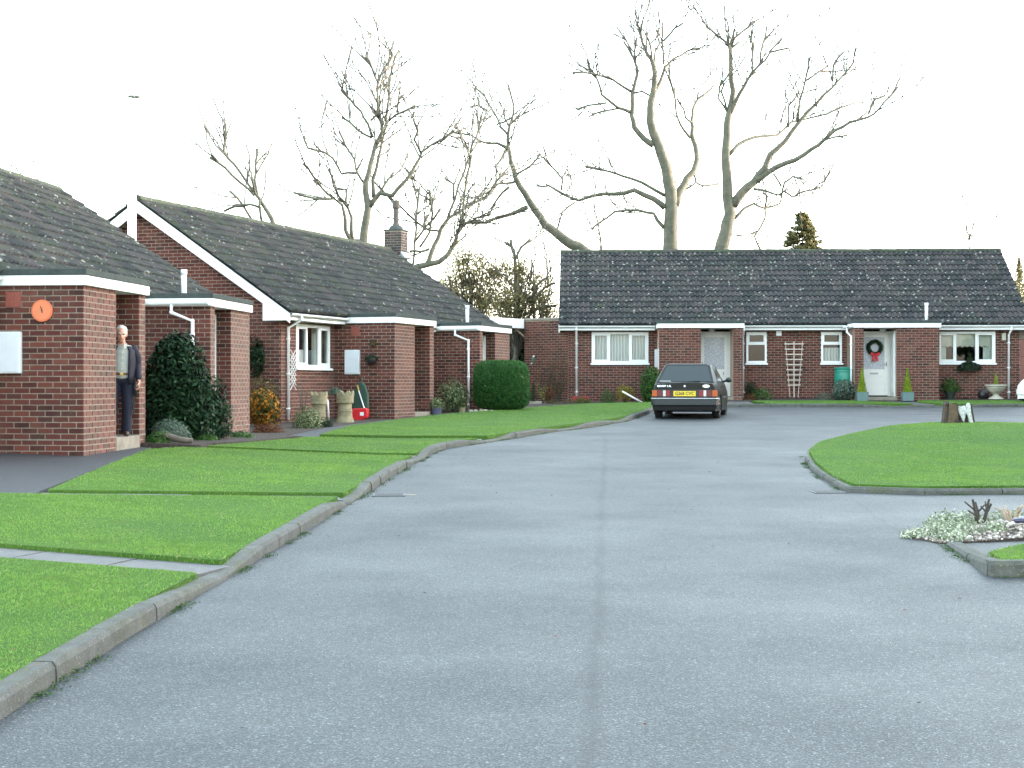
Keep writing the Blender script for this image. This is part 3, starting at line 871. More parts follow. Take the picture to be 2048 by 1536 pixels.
        mb = MB(); mb.lathe([(.11, 0), (.10, -.06), (.02, -.09)], 14, ((a + b) / 2 + (.4 if a < 5 else -.3), -.8, 2.139)); mb.build('porch_light', M('lamp_glass', (.7, .7, .66), .3), root, smooth=True)
    mb = MB(); mb.box(10.205, 10.238, -1.28, -.50, 0.0, 2.05); st = mb.build('store_door', WHITEP, root, bevel=.004)
    mb = MB(); mb.box(10.19, 10.204, -1.21, -.57, .12, 1.93); mb.build('panel', WHITEP, st, bevel=.003)
    mb = MB(); gutter(mb, (8.80, -PJ - .01, 2.215), (8.80, EY, 2.20), .05); mb.build('gutter', WHITE, root)
    mb = MB(); mb.tube([(11.40, -PJ + 1.25, 2.30), (11.40, -PJ + 1.25, 2.95)], .052, 12); mb.tube([(11.40, -PJ + 1.25, 2.87), (11.40, -PJ + 1.25, 2.97)], .060, 12); mb.build('vent_pipe', WHITE, root, smooth=True)
    for a in (2.87,):
        mb = MB(); mb.box(a - .09, a - .0085, -.68, -.30, .92, 1.50); bx_ = mb.build('meter_box', M('meter_box', (.66, .70, .73), .5, .05), root, bevel=.008)
        mb = MB(); mb.box(a - .10, a - .091, -.66, -.32, .94, 1.48); mb.build('lid', M('meter_lid', (.60, .65, .70), .5, .05), bx_, bevel=.004)
        mb = MB(); mb.box(a - .017, a - .006, -.66, -.44, 1.84, 2.06)
        for i in range(4):
            for j in range(4): mb.box(a - .024, a - .0172, -.645 + i * .052, -.61 + i * .052, 1.855 + j * .052, 1.89 + j * .052)
        mb.build('airbrick', TERRA, root)
    mb = MB(); mb.tube([(5.165, -.35, 1.58), (5.10, -.35, 1.58), (5.09, -.35, 1.54), (5.09, -.35, 1.0), (5.10, -.35, .96), (5.165, -.35, .96)], .018, 8)
    for z in (1.58, .96): mb.tube([(5.160, -.35, z), (5.172, -.35, z)], .04, 12)
    if key == 'B': mb.build('grab_rail', WHITE, root, smooth=True)
    return root, w

t = NT('frosted')
v = t.n('ShaderNodeTexVoronoi', Scale=22.0); t.l(t.obj(), v.inputs['Vector'])
c = t.ramp(v.outputs['Distance'], [(0.1, (0.62, 0.66, 0.74)), (0.6, (0.36, 0.40, 0.46))])
MATS['frosted'] = t.set(Base_Color=c, Roughness=0.25)

def window(root, u0, u1, z0, z1, kind, fill):
    mb = MB(); y0, y1 = -.012, .07; t = .062
    mb.box(u0, u0 + t, y0, y1, z0, z1); mb.box(u1 - t, u1, y0, y1, z0, z1)
    mb.box(u0 + t, u1 - t, y0, y1, z1 - t, z1); mb.box(u0 + t, u1 - t, y0, y1, z0, z0 + t)
    panes = []
    if kind == 3:
        a = u0 + (u1 - u0) * .31; b = u0 + (u1 - u0) * .67
        for q in (a, b): mb.box(q - .03, q + .03, y0, y1, z0 + t, z1 - t)
        for (p, q, s) in ((u0 + t, a - .03, 1), (a + .03, b - .03, 0), (b + .03, u1 - t, 1)):
            if s:                          # opening casement has its own sash
                mb.box(p, p + .045, y0 - .014, y0 + .03, z0 + t, z1 - t); mb.box(q - .045, q, y0 - .014, y0 + .03, z0 + t, z1 - t)
                mb.box(p + .045, q - .045, y0 - .014, y0 + .03, z1 - t - .045, z1 - t); mb.box(p + .045, q - .045, y0 - .014, y0 + .03, z0 + t, z0 + t + .045)
                panes.append((p + .045, q - .045, z0 + t + .045, z1 - t - .045))
            else: panes.append((p, q, z0 + t, z1 - t))
    else:
        zm = z1 - .38
        mb.box(u0 + t, u1 - t, y0, y1, zm - .03, zm + .03)
        p, q = u0 + t, u1 - t
        mb.box(p, p + .035, y0 - .014, y0 + .03, zm + .03, z1 - t); mb.box(q - .035, q, y0 - .014, y0 + .03, zm + .03, z1 - t)
        mb.box(p + .035, q - .035, y0 - .014, y0 + .03, z1 - t - .035, z1 - t); mb.box(p + .035, q - .035, y0 - .014, y0 + .03, zm + .03, zm + .065)
        panes = [(p + .035, q - .035, zm + .065, z1 - t - .035), (p, q, z0 + t, zm - .03)]
    fr = mb.build('window', WHITE, root, bevel=.003)
    for (p, q, a, b) in panes:
        mb = MB(); mb.add([(p, .03, a), (q, .03, a), (q, .03, b), (p, .03, b)], [(0, 1, 2, 3)]); mb.build('pane', GLASS, fr)
    mb = MB(); mb.prism([(-.075, z0 - .06), (.02, z0 - .06), (.02, z0 - .002), (-.05, z0 - .012), (-.075, z0 - .03)], u0 - .035, u1 + .035, 'x'); mb.build('sill', WHITE, fr)
    def drape(name, a, b, za, zb, mat, amp, y=.17, scal=0):
        mb = MB(); n = int((b - a) / .018) + 2
        for i in range(n + 1):
            u = a + (b - a) * i / n
            yy = y + amp * math.sin(u * 52 + 1.3 * math.sin(u * 13)) + amp * .5 * math.sin(u * 23)
            zl = za - (scal * abs(math.sin(u * math.pi / .155)) if scal else 0)
            mb.v += [(u, yy, zl), (u, yy, zb)]
        mb.f = [(2 * i, 2 * i + 2, 2 * i + 3, 2 * i + 1) for i in range(n)]
        return mb.build(name, mat, fr, smooth=True)
    if fill == 'net': drape('net_curtain', u0, u1, z0 - .05, z1, NET, .022)
    if fill == 'netlow': drape('net_curtain', u0, u1, z0 - .05, z1 - .5, NET, .012)
    if fill == 'blind':
        BL_ = M('blind_cloth', (.52, .52, .44), .9, .05); CU = M('curtain_cloth', (.62, .66, .62), .9, .08)
        drape('blind', u0, u1, z1 - .44, z1, BL_, .003, .14, .045)
        drape('curtain', u0, u0 + .32, z0 - .05, z1, CU, .02, .22); drape('curtain', u1 - .34, u1, z0 - .05, z1, CU, .02, .22)
    if fill == 'side':
        CU = M('curtain_pale', (.55, .62, .55), .9, .08)
        drape('curtain', u1 - .55, u1, z0 - .05, z1, CU, .02, .2)
        mb = MB(); mb.box(u0 + .75, u1 - .1, .35, .60, z0 - .05, z0 + .42); mb.build('cabinet', WHITEP, fr)
    return fr

hA, wA = house('A', -7.7906, 19.6741, -.773, R(90) - .1042, 'dark-roofed brick bungalow at the left edge with an orange clock on its porch wall', 14.7, False, True)
hB, wB = house('B', -5.1729, 36.0854, -.6874, R(90) - .3198, 'brick bungalow with white gable bargeboards and a chimney at its far ridge end', 14.7, True, False)
hC, wC = house('C', 1.8138, 52.1343, -.3913, -.046, 'wide brick bungalow facing the street behind the parked dark car', 14.7, True, False)
W1 = (0.76, 2.59, 1.07, 2.06); W4 = (11.81, 13.64, 1.07, 2.06); W2 = (5.73, 6.38, 1.07, 2.06); W3 = (8.12, 8.78, 1.07, 2.06)
for h, fills in ((hA, ('net', 'net', 'net', 'net')), (hB, ('side', 'net', 'net', 'net')), (hC, ('net', 'side2', 'netlow', 'blind'))):
    for wd, k, f in ((W1, 3, fills[0]), (W2, 2, fills[1]), (W3, 2, fills[2]), (W4, 3, fills[3])):
        window(h, *wd, k, f)

def chimney(root, u, y, wd=0.62, hgt=0.85, pot=True):
    mb = MB(); z0 = -.4; z1 = 4.93 + hgt; mb.box(u - wd / 2 + .008, u + wd / 2 - .008, y - wd / 2 + .008, y + wd / 2 - .008, z0, z1)
    ch = mb.build('chimney', MORTAR, root)
    mm = []
    for side in range(4):
        ang = side * math.pi / 2; ca, sa = math.cos(ang), math.sin(ang)
        Rm = np.array([[ca, -sa, 0], [sa, ca, 0], [0, 0, 1]])
        for i in range(int((z1 - z0) / CO)):
            zc = z0 + (i + .5) * CO; s = -wd / 2 + (0 if i % 2 else -(BL + BJ) / 2)
            while s < wd / 2 - .03:
                a, b = max(s, -wd / 2), min(s + BL, wd / 2); s += BL + BJ
                if b - a < .03: continue
                loc = np.array([(a + b) / 2, -wd / 2, 0]) @ Rm.T
                mm.append((Rm, np.array([u + loc[0], y + loc[1], zc]), (b - a) / BL))
    joined('brickwork', BV, BF, mm, MATS['soot_brick'], ch)
    mb = MB(); mb.box(u - wd / 2 - .02, u + wd / 2 + .02, y - wd / 2 - .02, y + wd / 2 + .02, z1, z1 + .05)
    mb.lathe([(.26, .0), (.20, .10), (.15, .14)], 14, (u, y, z1 + .05)); mb.build('flaunching', FELT, ch)
    if pot:
        mb = MB(); mb.lathe([(.14, 0), (.12, .05), (.095, .12), (.090, .55), (.10, .58), (.125, .60), (.13, .82), (.12, .84), (.095, .84), (.095, .7)], 14, (u, y, z1 + .15))
        mb.build('pot', M('sooty_clay', (.085, .075, .065), .9, .3, 10, .4), ch, smooth=False)
    mb = MB(); y2 = y - wd / 2
    mb.prism([(y2 - .12, roof_z(y2 - .12) + .06), (y2, roof_z(y2) + .06), (y2, roof_z(y2) + .2), (y2 - .02, roof_z(y2) + .2), (y2 - .14, roof_z(y2 - .12) + .10)], u - wd / 2 - .05, u + wd / 2 + .05, 'x')
    mb.build('flashing', GREYM, ch)
t = NT('soot_brick'); r = t.rand()
MATS['soot_brick'] = t.set(Base_Color=t.ramp(r, [(0, (.022, .020, .021)), (.6, (.042, .034, .034)), (1, (.075, .048, .043))]), Roughness=.85)
chimney(hB, 15.02, 3.42, .58, .62)

# brick link wall and white passage canopy between the second and the far bungalow
lw = thing('garden_wall', 'tall flat-topped brick wall joining the left end of the far bungalow', 'wall', (0, 0, 0))
a = Vector((1.80, 52.10)); b = Vector((0.41, 53.2)); d = (a - b).normalized(); L = (a - b).length; nv = Vector((d.y, -d.x)); ang = math.atan2(d.y, d.x)
z0, z1 = 0.75, 3.60
mb = MB(); q = [b, a, a - nv * .22, b - nv * .22]
mb.hexa([(p.x, p.y, z0) for p in q], [(p.x, p.y, z1) for p in q]); mb.build('masonry', MORTAR, lw)
mm = []; Rm = np.array([[math.cos(ang), -math.sin(ang), 0], [math.sin(ang), math.cos(ang), 0], [0, 0, 1]])
for i in range(int((z1 - z0) / CO)):
    zc = z0 + (i + .5) * CO; s = 0 if i % 2 else -(BL + BJ) / 2
    while s < L - .03:
        p, q2 = max(s, 0), min(s + BL, L); s += BL + BJ
        if q2 - p < .03: continue
        m = b + d * (p + q2) / 2 + nv * (.007 + rnd.uniform(-.0015, .0015))
        if (q2 - p) > BL - .002: link('brick', BRICK_ME, lw, None, (m.x, m.y, zc), (0, 0, ang))
        else: mm.append((Rm, np.array([m.x, m.y, zc]), (q2 - p) / BL))
joined('brickwork', BV, BF, mm, BRICK, lw)
mb = MB(); o_ = nv * .04; q = [b + o_ - d * .04, a + o_, a - nv * .26, b - nv * .26 - d * .04]
mb.hexa([(p.x, p.y, z1) for p in q], [(p.x, p.y, z1 + .06) for p in q]); mb.build('coping', STEPC, lw)
cn = thing('passage_canopy', 'flat white-edged canopy roof between the two bungalows', 'canopy', (0, 0, 0))
p0 = Vector((0.38, 53.15)); p1 = Vector((-1.7, 50.2)); dd = (p1 - p0).normalized(); nn = Vector((-dd.y, dd.x))
if nn.y < 0: nn = -nn
q = [p0, p1, p1 + nn * 2.4, p0 + nn * 2.4]
mb = MB(); mb.hexa([(p.x, p.y, 3.36) for p in q], [(p.x, p.y, 3.60) for p in q]); mb.build('deck', FELT, cn)
mb = MB(); e = nn * -.025; q = [p0 + e, p1 + e, p1 - nn * .002, p0 - nn * .002]
mb.hexa([(p.x, p.y, 3.33) for p in q], [(p.x, p.y, 3.64) for p in q]); mb.build('fascia', WHITEP, cn, bevel=.004)
mb = MB(); mb.bar(P(1024, 652, 53.0), P(1050, 675, 53.3), .05, .05); mb.build('brace', WOOD, cn)
for q in (p0 + nn * 2.3, p1 + nn * 2.3):
    mb = MB(); mb.box(q.x - .05, q.x + .05, q.y - .05, q.y + .05, .8, 3.36); mb.build('post', WHITEP, cn)

for root, bp in ((lw, Vector((1.1, 52.65, .75))), (cn, Vector((-.6, 51.7, rz(51.7))))):
    root.location = bp
    for c in root.children: c.location = c.location - bp
# ---------------------------------------------------------------- plants and trees
def rand_unit(n):
    v = nr.normal(size=(n, 3)); return v / np.linalg.norm(v, axis=1, keepdims=True)
def leaf_mesh(name, p, nrm, length, width, mat, parent, tilt=0.6, droop=0.0):
    n = len(p)
    d = nrm + rand_unit(n) * tilt; d /= np.linalg.norm(d, axis=1, keepdims=True)
    t = np.cross(d, rand_unit(n)); t /= np.linalg.norm(t, axis=1, keepdims=True) + 1e-9
    b = np.cross(d, t)
    L = (length * nr.uniform(.65, 1.25, n))[:, None] / 2; W = (width * nr.uniform(.7, 1.2, n))[:, None] / 2
    V = np.empty((n, 4, 3)); V[:, 0] = p - t * L; V[:, 1] = p + b * W + d * W * .3; V[:, 2] = p + t * L - np.array([0, 0, droop]) * L; V[:, 3] = p - b * W + d * W * .3
    return link(name, np_mesh(name, V.reshape(-1, 3), np.arange(n * 4).reshape(n, 4)), parent, mat)
def shell_pts(n, size, shape='dome', fill=0.35, lump=0.18, nl=9, seed=0):
    g = np.random.default_rng(seed + 11)
    d = g.normal(size=(n, 3)); d /= np.linalg.norm(d, axis=1, keepdims=True)
    ld = g.normal(size=(nl, 3)); ld /= np.linalg.norm(ld, axis=1, keepdims=True); la = g.uniform(-.6, 1, nl)
    k = np.exp(-6 * (1 - d @ ld.T)) @ la
    r = (1 - fill * g.random(n) ** 1.6) * (1 + lump * k)
    if shape == 'dome':
        d[:, 2] = np.abs(d[:, 2]); q = d * r[:, None] * np.array(size)
    elif shape == 'full':
        q = d * r[:, None] * np.array(size); q[:, 2] += size[2]
    elif shape == 'box':                   # clipped, rounded block
        m = (np.abs(d) ** 4.5).sum(1) ** (1 / 4.5); q = d / m[:, None] * r[:, None] * np.array(size); q[:, 2] = q[:, 2] + size[2]
    elif shape == 'cone':
        h = g.random(n) ** 1.3; a = g.uniform(0, 2 * np.pi, n); rr = (1 - h) ** .9 * (1 - fill * g.random(n) ** 2) * (1 + lump * g.normal(size=n) * .4)
        q = np.stack([np.cos(a) * rr * size[0], np.sin(a) * rr * size[1], h * size[2]], 1); d = np.stack([np.cos(a), np.sin(a), .4 + 0 * a], 1)
    nn = d / np.linalg.norm(d, axis=1, keepdims=True)
    return q, nn
NB = [0]
def bush(name, label, cat, loc, size, n, leaf, mat, shape='dome', fill=.5, lump=.2, group=None, stems=5, tilt=.7, rot=0, stem_mat=None, parent=None, droop=0, core=0):
    NB[0] += 1
    root = thing(name, label, cat, loc, rot, group) if parent is None else parent
    q, nn = shell_pts(n, size, shape, fill, lump, 9, NB[0])
    if parent is not None: q = q + np.array(loc)
    base = Vector(loc) if parent is not None else Vector((0, 0, 0))
    leaf_mesh('foliage', q, nn, leaf[0], leaf[1], mat, root, tilt, droop)
    if core:                               # dense shaded twig mass inside a clipped plant
        q2, n2 = shell_pts(int(n * .35), tuple(s * core for s in size), shape, .8, lump, 9, NB[0])
        if shape == 'box': q2[:, 2] += size[2] * (1 - core)
        if parent is not None: q2 = q2 + np.array(loc)
        leaf_mesh('inner_foliage', q2, n2, leaf[0] * 1.9, leaf[1] * 2.2, mat, root, tilt)
    if stems:
        mb = MB(); g = random.Random(NB[0])
        zt = size[2] * (1.2 if shape in ('full', 'box') else .75)
        for _ in range(stems):
            a = g.uniform(0, 6.28); r = g.uniform(.2, .75)
            p0 = base + Vector((g.uniform(-.1, .1) * size[0], g.uniform(-.1, .1) * size[1], -.05)); p2 = base + Vector((math.cos(a) * r * size[0], math.sin(a) * r * size[1], zt * g.uniform(.6, 1)))
            p1 = (p0 + p2) / 2 + Vector((g.uniform(-.1, .1) * size[0], g.uniform(-.1, .1) * size[1], .1 * zt))
            rr = .012 + .01 * max(size)
            mb.tube([p0, p1, p2], [rr, rr * .7, rr * .3], 5)
        mb.build('stems', stem_mat or BARKD, root)
    return root
F_RHODO = foliage('rhododendron_leaf', (.004, .013, .006), (.009, .027, .012), (.026, .062, .026), .45, .22, .1)
F_HEDGE = foliage('hedge_leaf', (.010, .048, .014), (.028, .105, .026), (.075, .18, .040), .5, .3, .25)
F_GREY = foliage('grey_leaf', (.055, .095, .070), (.095, .14, .105), (.15, .19, .15), .6, .3, .2)
F_MID = foliage('mid_green_leaf', (.020, .055, .014), (.040, .100, .022), (.085, .15, .040), .5, .35, .25)
F_DARK = foliage('dark_leaf', (.008, .022, .010), (.014, .036, .014), (.028, .058, .022), .45, .4, .15)
F_LIME = foliage('lime_leaf', (.12, .20, .014), (.22, .32, .022), (.36, .43, .045), .5, .35, .3)
F_CONI = foliage('conifer_leaf', (.06, .08, .04), (.12, .13, .06), (.24, .20, .09), .6, .3, .45)
F_VAR = foliage('variegated_leaf', (.030, .060, .022), (.080, .13, .050), (.34, .36, .20), .5, .35, .2)
F_RUST = foliage('rust_leaf', (.050, .022, .014), (.11, .040, .022), (.20, .10, .04), .6, .3, .2)
F_ORANGE = foliage('orange_leaf', (.028, .060, .014), (.085, .075, .020), (.58, .22, .020), .5, .35, .3)
F_BRONZE = foliage('bronze_leaf', (.040, .045, .022), (.085, .075, .035), (.16, .12, .05), .6, .3, .2)
F_SILVER = foliage('silver_leaf', (.11, .15, .08), (.28, .32, .22), (.56, .58, .48), .7, .25, .15)
F_EVER = foliage('evergreen_leaf', (.070, .075, .042), (.14, .135, .065), (.30, .24, .10), .55, .35, .5)
F_DEAD = foliage('dry_leaf', (.06, .045, .03), (.11, .085, .05), (.17, .12, .06), .7, .2, .2)

# ---- bare trees: limbs drawn as polylines in a tree's own plane, then given depth
def tree(name, label, Y, strokes, conv, group=None, twig=1.0, seed=1, bark=None, dz=0.9, tw_levels=2, rscale=1.0, minr=.044):
    g = random.Random(seed)
    base = None; built = []                # (points, radii)
    trunk = []; limbs = []
    for pts, w0, w1 in strokes:
        w0 *= rscale; w1 *= rscale
        pp = [conv(*p) for p in pts]
        q0 = P(pp[0][0], pp[0][1], Y)
        y0 = Y
        if built:
            best = min(((a - q0).xz.length if False else math.hypot(a.x - q0.x, a.z - q0.z), a.y) for pl, _ in built for a in pl)
            if best[0] < 1.6: y0 = best[1]
        slope = g.uniform(-dz, dz)
        n = len(pp); P3 = []; L = 0
        for i, (x, y) in enumerate(pp):
            if i: L += math.hypot(x - pp[i - 1][0], y - pp[i - 1][1]) * Y / F
            yy = y0 + (slope * L * .55 if built else 0)
            P3.append(P(x, y, yy))
        # smooth: midpoints with wobble
        fine = [P3[0]]
        for a, b in zip(P3, P3[1:]):
            m = (a + b) / 2; l = (b - a).length
            m += Vector((g.uniform(-1, 1), g.uniform(-1, 1), g.uniform(-1, 1))) * l * .05
            fine += [m, b]
        m = len(fine)
        rad = [(1.3 if w0 > 10 else 1.5) * (w0 + (w1 - w0) * (i / (m - 1)) ** .8) * Y / F / 2 for i in range(m)]
        rad = [max(r, minr) for r in rad]
        if not built:                      # down to the ground
            bz = rz(Y) - .2; b0 = fine[0]; d = (fine[0] - fine[2]); d.normalize()
            h = b0.z - bz; e = Vector((b0.x + d.x * h * .12, b0.y, bz))
            fine = [e, e.lerp(b0, .12) + Vector((0, 0, 0)), e.lerp(b0, .5)] + fine; r0 = rad[0]; rad = [r0 * 1.7, r0 * 1.25, r0 * 1.1] + rad
            base = e
        built.append((fine, rad))
    root = thing(name, label, 'tree', base, 0, group)
    off = lambda l: [p - base for p in l]
    mb = MB(); mb.tube(off(built[0][0]), built[0][1], 9); mb.build('trunk', bark or BARK, root, smooth=True)
    for fine, rad in built[1:]:
        mb = MB(); mb.tube(off(fine), rad, 7 if rad[0] > .04 else 5); mb.build('limb' if rad[0] > .035 else 'branch', bark or (BARK if rad[0] > .03 else TWIG), root, smooth=True)
    tb = MB()
    # twigs
    def sprout(pl, rad, level):
        L = sum((b - a).length for a, b in zip(pl, pl[1:]))
        n = int(L * (2.2 if level == 0 else 1.4) * twig + g.random())
        for _ in range(n):
            t = g.uniform(.30, 1.0) if level == 0 else g.uniform(.2, 1)
            i = min(int(t * (len(pl) - 1)), len(pl) - 2); f = t * (len(pl) - 1) - i
            p = pl[i].lerp(pl[i + 1], f); d = (pl[i + 1] - pl[i]).normalized(); r = rad[i]
            if r > .09: continue
            ax = Vector((g.gauss(0, 1), g.gauss(0, 1), g.gauss(0, 1))).cross(d)
            if ax.length < .01: continue
            d2 = (Matrix.Rotation(g.uniform(.45, 1.05), 3, ax.normalized()) @ d + Vector((0, 0, .28))).normalized()
            ln = g.uniform(.8, 2.5) * (1 if level == 0 else .5)
            q = [p]; dd = d2; k = 4 if level == 0 else 3
            for s in range(k):
                dd = (dd + Vector((g.uniform(-.3, .3), g.uniform(-.3, .3), g.uniform(-.15, .30)))).normalized()
                q.append(q[-1] + dd * ln / k)
            r0 = min(r * .8, .036) if level == 0 else min(r * .8, .025)
            rr = [max(r0 * (1 - .4 * s / k), .017) for s in range(k + 1)]
            tb.tube(off(q), rr, 3, cap=False)
            if level + 1 < tw_levels: sprout(q, rr, level + 1)
    for fine, rad in built: sprout(fine, rad, 0)
    tag(tb.build('twigs', TWIG if bark is None else bark, root), kind='stuff')
    return root
cv = lambda ox, oy, k: (lambda x, y: (ox + x / k, oy + y / k))
GT = 'tall bare trees behind the bungalows'
T3 = cv(1060, 20, 3.0714); T4 = cv(1400, 20, 3.0727); T2 = cv(800, 140, 3.0727); T1 = cv(400, 60, 3.2)
tree('bare_tree', 'bare tree with a straight grey trunk forking above the middle of the far roof', 68, [
    ([(862, 1480), (865, 1300), (868, 1160), (850, 1050), (820, 920), (790, 830), (755, 750), (738, 680), (740, 600), (755, 520), (765, 440), (762, 350), (745, 300), (715, 260), (690, 200), (680, 120), (655, 80)], 24, 2),
    ([(890, 1200), (920, 1110), (960, 1040), (1005, 990), (1025, 920), (1015, 830), (995, 770), (1000, 720), (992, 680), (1000, 610), (1030, 550), (1080, 510), (1130, 460)], 14, 2),
    ([(760, 830), (700, 790), (640, 720), (625, 650), (628, 520), (640, 470), (660, 390), (655, 350), (635, 290), (600, 230), (575, 190)], 9, 2),
    ([(830, 1215), (760, 1160), (640, 1105), (520, 1130), (390, 1140), (300, 1170), (200, 1130), (120, 1080), (40, 1080)], 9, 2),
    ([(825, 1340), (780, 1290), (760, 1250), (670, 1230), (520, 1240), (420, 1310), (380, 1350)], 6, 2),
    ([(830, 1140), (690, 1060), (570, 1020), (480, 990), (400, 975), (340, 965)], 5, 2),
    ([(985, 785), (940, 730), (910, 670), (895, 600), (885, 520), (870, 460), (850, 400)], 4, 1.5),
    ([(992, 690), (955, 660), (945, 610), (905, 545)], 3, 1.5),
    ([(1005, 1000), (1020, 1060), (1070, 1080), (1160, 1070)], 3, 1.2), ([(1015, 1065), (945, 1105)], 2.5, 1.2),
    ([(620, 630), (540, 600), (440, 520), (410, 420), (370, 360), (350, 300)], 5, 1.5),
    ([(620, 500), (540, 450), (480, 410), (400, 395), (260, 385)], 4, 1.5),
    ([(470, 570), (360, 585), (290, 615)], 2.5, 1.2), ([(540, 605), (450, 620), (360, 655)], 2.5, 1.2), ([(640, 510), (690, 500), (735, 525)], 3, 2),
    ([(755, 520), (800, 440), (830, 350), (880, 300), (970, 250), (1040, 235)], 6, 1.5), ([(762, 330), (770, 250), (800, 200)], 3, 1.5),
    ([(820, 330), (812, 200), (812, 80)], 3, 1.2), ([(820, 190), (890, 110), (940, 80)], 2, 1), ([(745, 310), (740, 220), (710, 150)], 3, 1), ([(650, 340), (640, 260), (655, 170)], 3, 1),
    ([(190, 1110), (200, 1040), (130, 960), (80, 900)], 3, 1.2), ([(280, 1180), (200, 1240), (170, 1340)], 2.5, 1)], T3, GT, .8, 3)
tree('bare_tree', 'bare tree leaning right over the far roof, with long limbs reaching to the right', 67, [
    ([(130, 1480), (160, 1370), (185, 1260), (170, 1150), (165, 1000), (160, 850), (165, 720), (178, 640), (205, 500), (190, 380), (188, 240), (180, 220), (110, 160), (35, 100)], 23, 2),
    ([(200, 1200), (260, 1120), (330, 1060), (400, 970), (430, 890), (520, 810), (600, 700), (720, 570), (810, 480), (890, 390), (950, 310)], 16, 1.5),
    ([(330, 1060), (430, 990), (530, 940), (640, 890), (730, 830), (830, 740), (920, 690), (1030, 660), (1100, 610), (1160, 540), (1220, 470)], 9, 1.5),
    ([(180, 885), (230, 830), (340, 780), (475, 770), (560, 690), (690, 660), (840, 610), (980, 560)], 6, 1.2),
    ([(180, 640), (220, 560), (270, 470), (320, 390), (400, 310), (430, 260), (540, 235)], 7, 1.2),
    ([(185, 240), (215, 170), (290, 110), (330, 70)], 3, 1), ([(188, 240), (240, 195)], 3, 1.5), ([(320, 370), (330, 220), (300, 150)], 3, 1), ([(370, 320), (385, 210), (410, 100)], 2.5, 1),
    ([(175, 640), (110, 540), (120, 470), (175, 400)], 3, 1.2), ([(165, 620), (130, 500), (150, 450)], 2.5, 1.2),
    ([(545, 720), (545, 590), (610, 500)], 3, 1.2), ([(600, 690), (610, 570), (650, 420), (670, 290)], 4, 1.2), ([(650, 435), (730, 380), (790, 340)], 2.5, 1), ([(815, 440), (820, 340), (885, 255)], 2.5, 1),
    ([(1035, 640), (1075, 550), (1140, 525)], 2.5, 1), ([(740, 810), (830, 780), (905, 770)], 2.5, 1),
    ([(330, 1100), (400, 1110), (500, 1140), (520, 1060), (570, 1020), (640, 1040)], 4, 1.2), ([(505, 1110), (570, 1150), (640, 1115), (740, 1090)], 2.5, 1),
    ([(210, 1280), (270, 1220), (330, 1190), (400, 1220), (490, 1190), (505, 1120)], 5, 1.5), ([(400, 1220), (400, 1280), (335, 1390), (370, 1470)], 3, 1.2), ([(400, 1210), (410, 1140), (390, 1125)], 3, 1.5), ([(500, 1085), (455, 1010)], 2.5, 1.2)], T4, GT, .8, 4)
tree('bare_tree', 'bare tree whose bare trunk leans far left from behind the far roof', 66, [
    ([(1140, 1110), (1050, 1070), (960, 1000), (890, 950), (830, 860), (770, 760), (710, 660), (680, 560), (665, 470), (665, 390), (690, 300), (700, 220), (665, 90)], 18, 1.5),
    ([(780, 845), (700, 880), (600, 905), (530, 940), (440, 925), (380, 970)], 7, 2), ([(660, 480), (600, 450), (500, 440), (440, 400), (320, 385), (230, 440)], 5, 1.2),
    ([(665, 400), (620, 350), (570, 250), (520, 160), (460, 110)], 4, 1), ([(650, 490), (590, 590), (590, 680), (530, 790)], 4, 1.5), ([(720, 640), (800, 590), (860, 520)], 3, 1),
    ([(700, 690), (600, 700), (560, 760), (450, 820)], 4, 1.5), ([(670, 720), (600, 790), (550, 890), (450, 910)], 4, 1.5), ([(540, 250), (480, 215), (430, 230)], 2, 1), ([(690, 290), (640, 320), (600, 330)], 2, 1)], T2, GT, .8, 5)
tree('bare_tree', 'bare tree spreading low limbs beside the brick chimney', 60, [
    ([(60, 1215), (150, 1200), (240, 1180), (290, 1140), (345, 1060), (350, 1010), (400, 940), (520, 940), (600, 900)], 11, 3),
    ([(170, 1190), (180, 1165), (210, 1080), (250, 980), (300, 910), (400, 850), (450, 820), (530, 790), (590, 690), (620, 640)], 8, 2),
    ([(290, 920), (340, 790), (390, 640), (430, 510), (470, 410), (490, 330)], 4, 1), ([(385, 950), (390, 830), (410, 650), (440, 520)], 3.5, 1),
    ([(80, 1200), (90, 1050), (100, 900), (120, 720)], 2.5, 1), ([(85, 1060), (160, 960), (250, 850)], 3.5, 1), ([(120, 1090), (180, 1000), (200, 880), (180, 740)], 2.5, 1), ([(180, 1100), (130, 1115), (60, 1112)], 4, 3),
    ([(240, 990), (180, 985), (110, 940), (40, 880)], 2, 1), ([(330, 800), (330, 700), (280, 670)], 2, 1)], T2, GT, 1.0, 6)
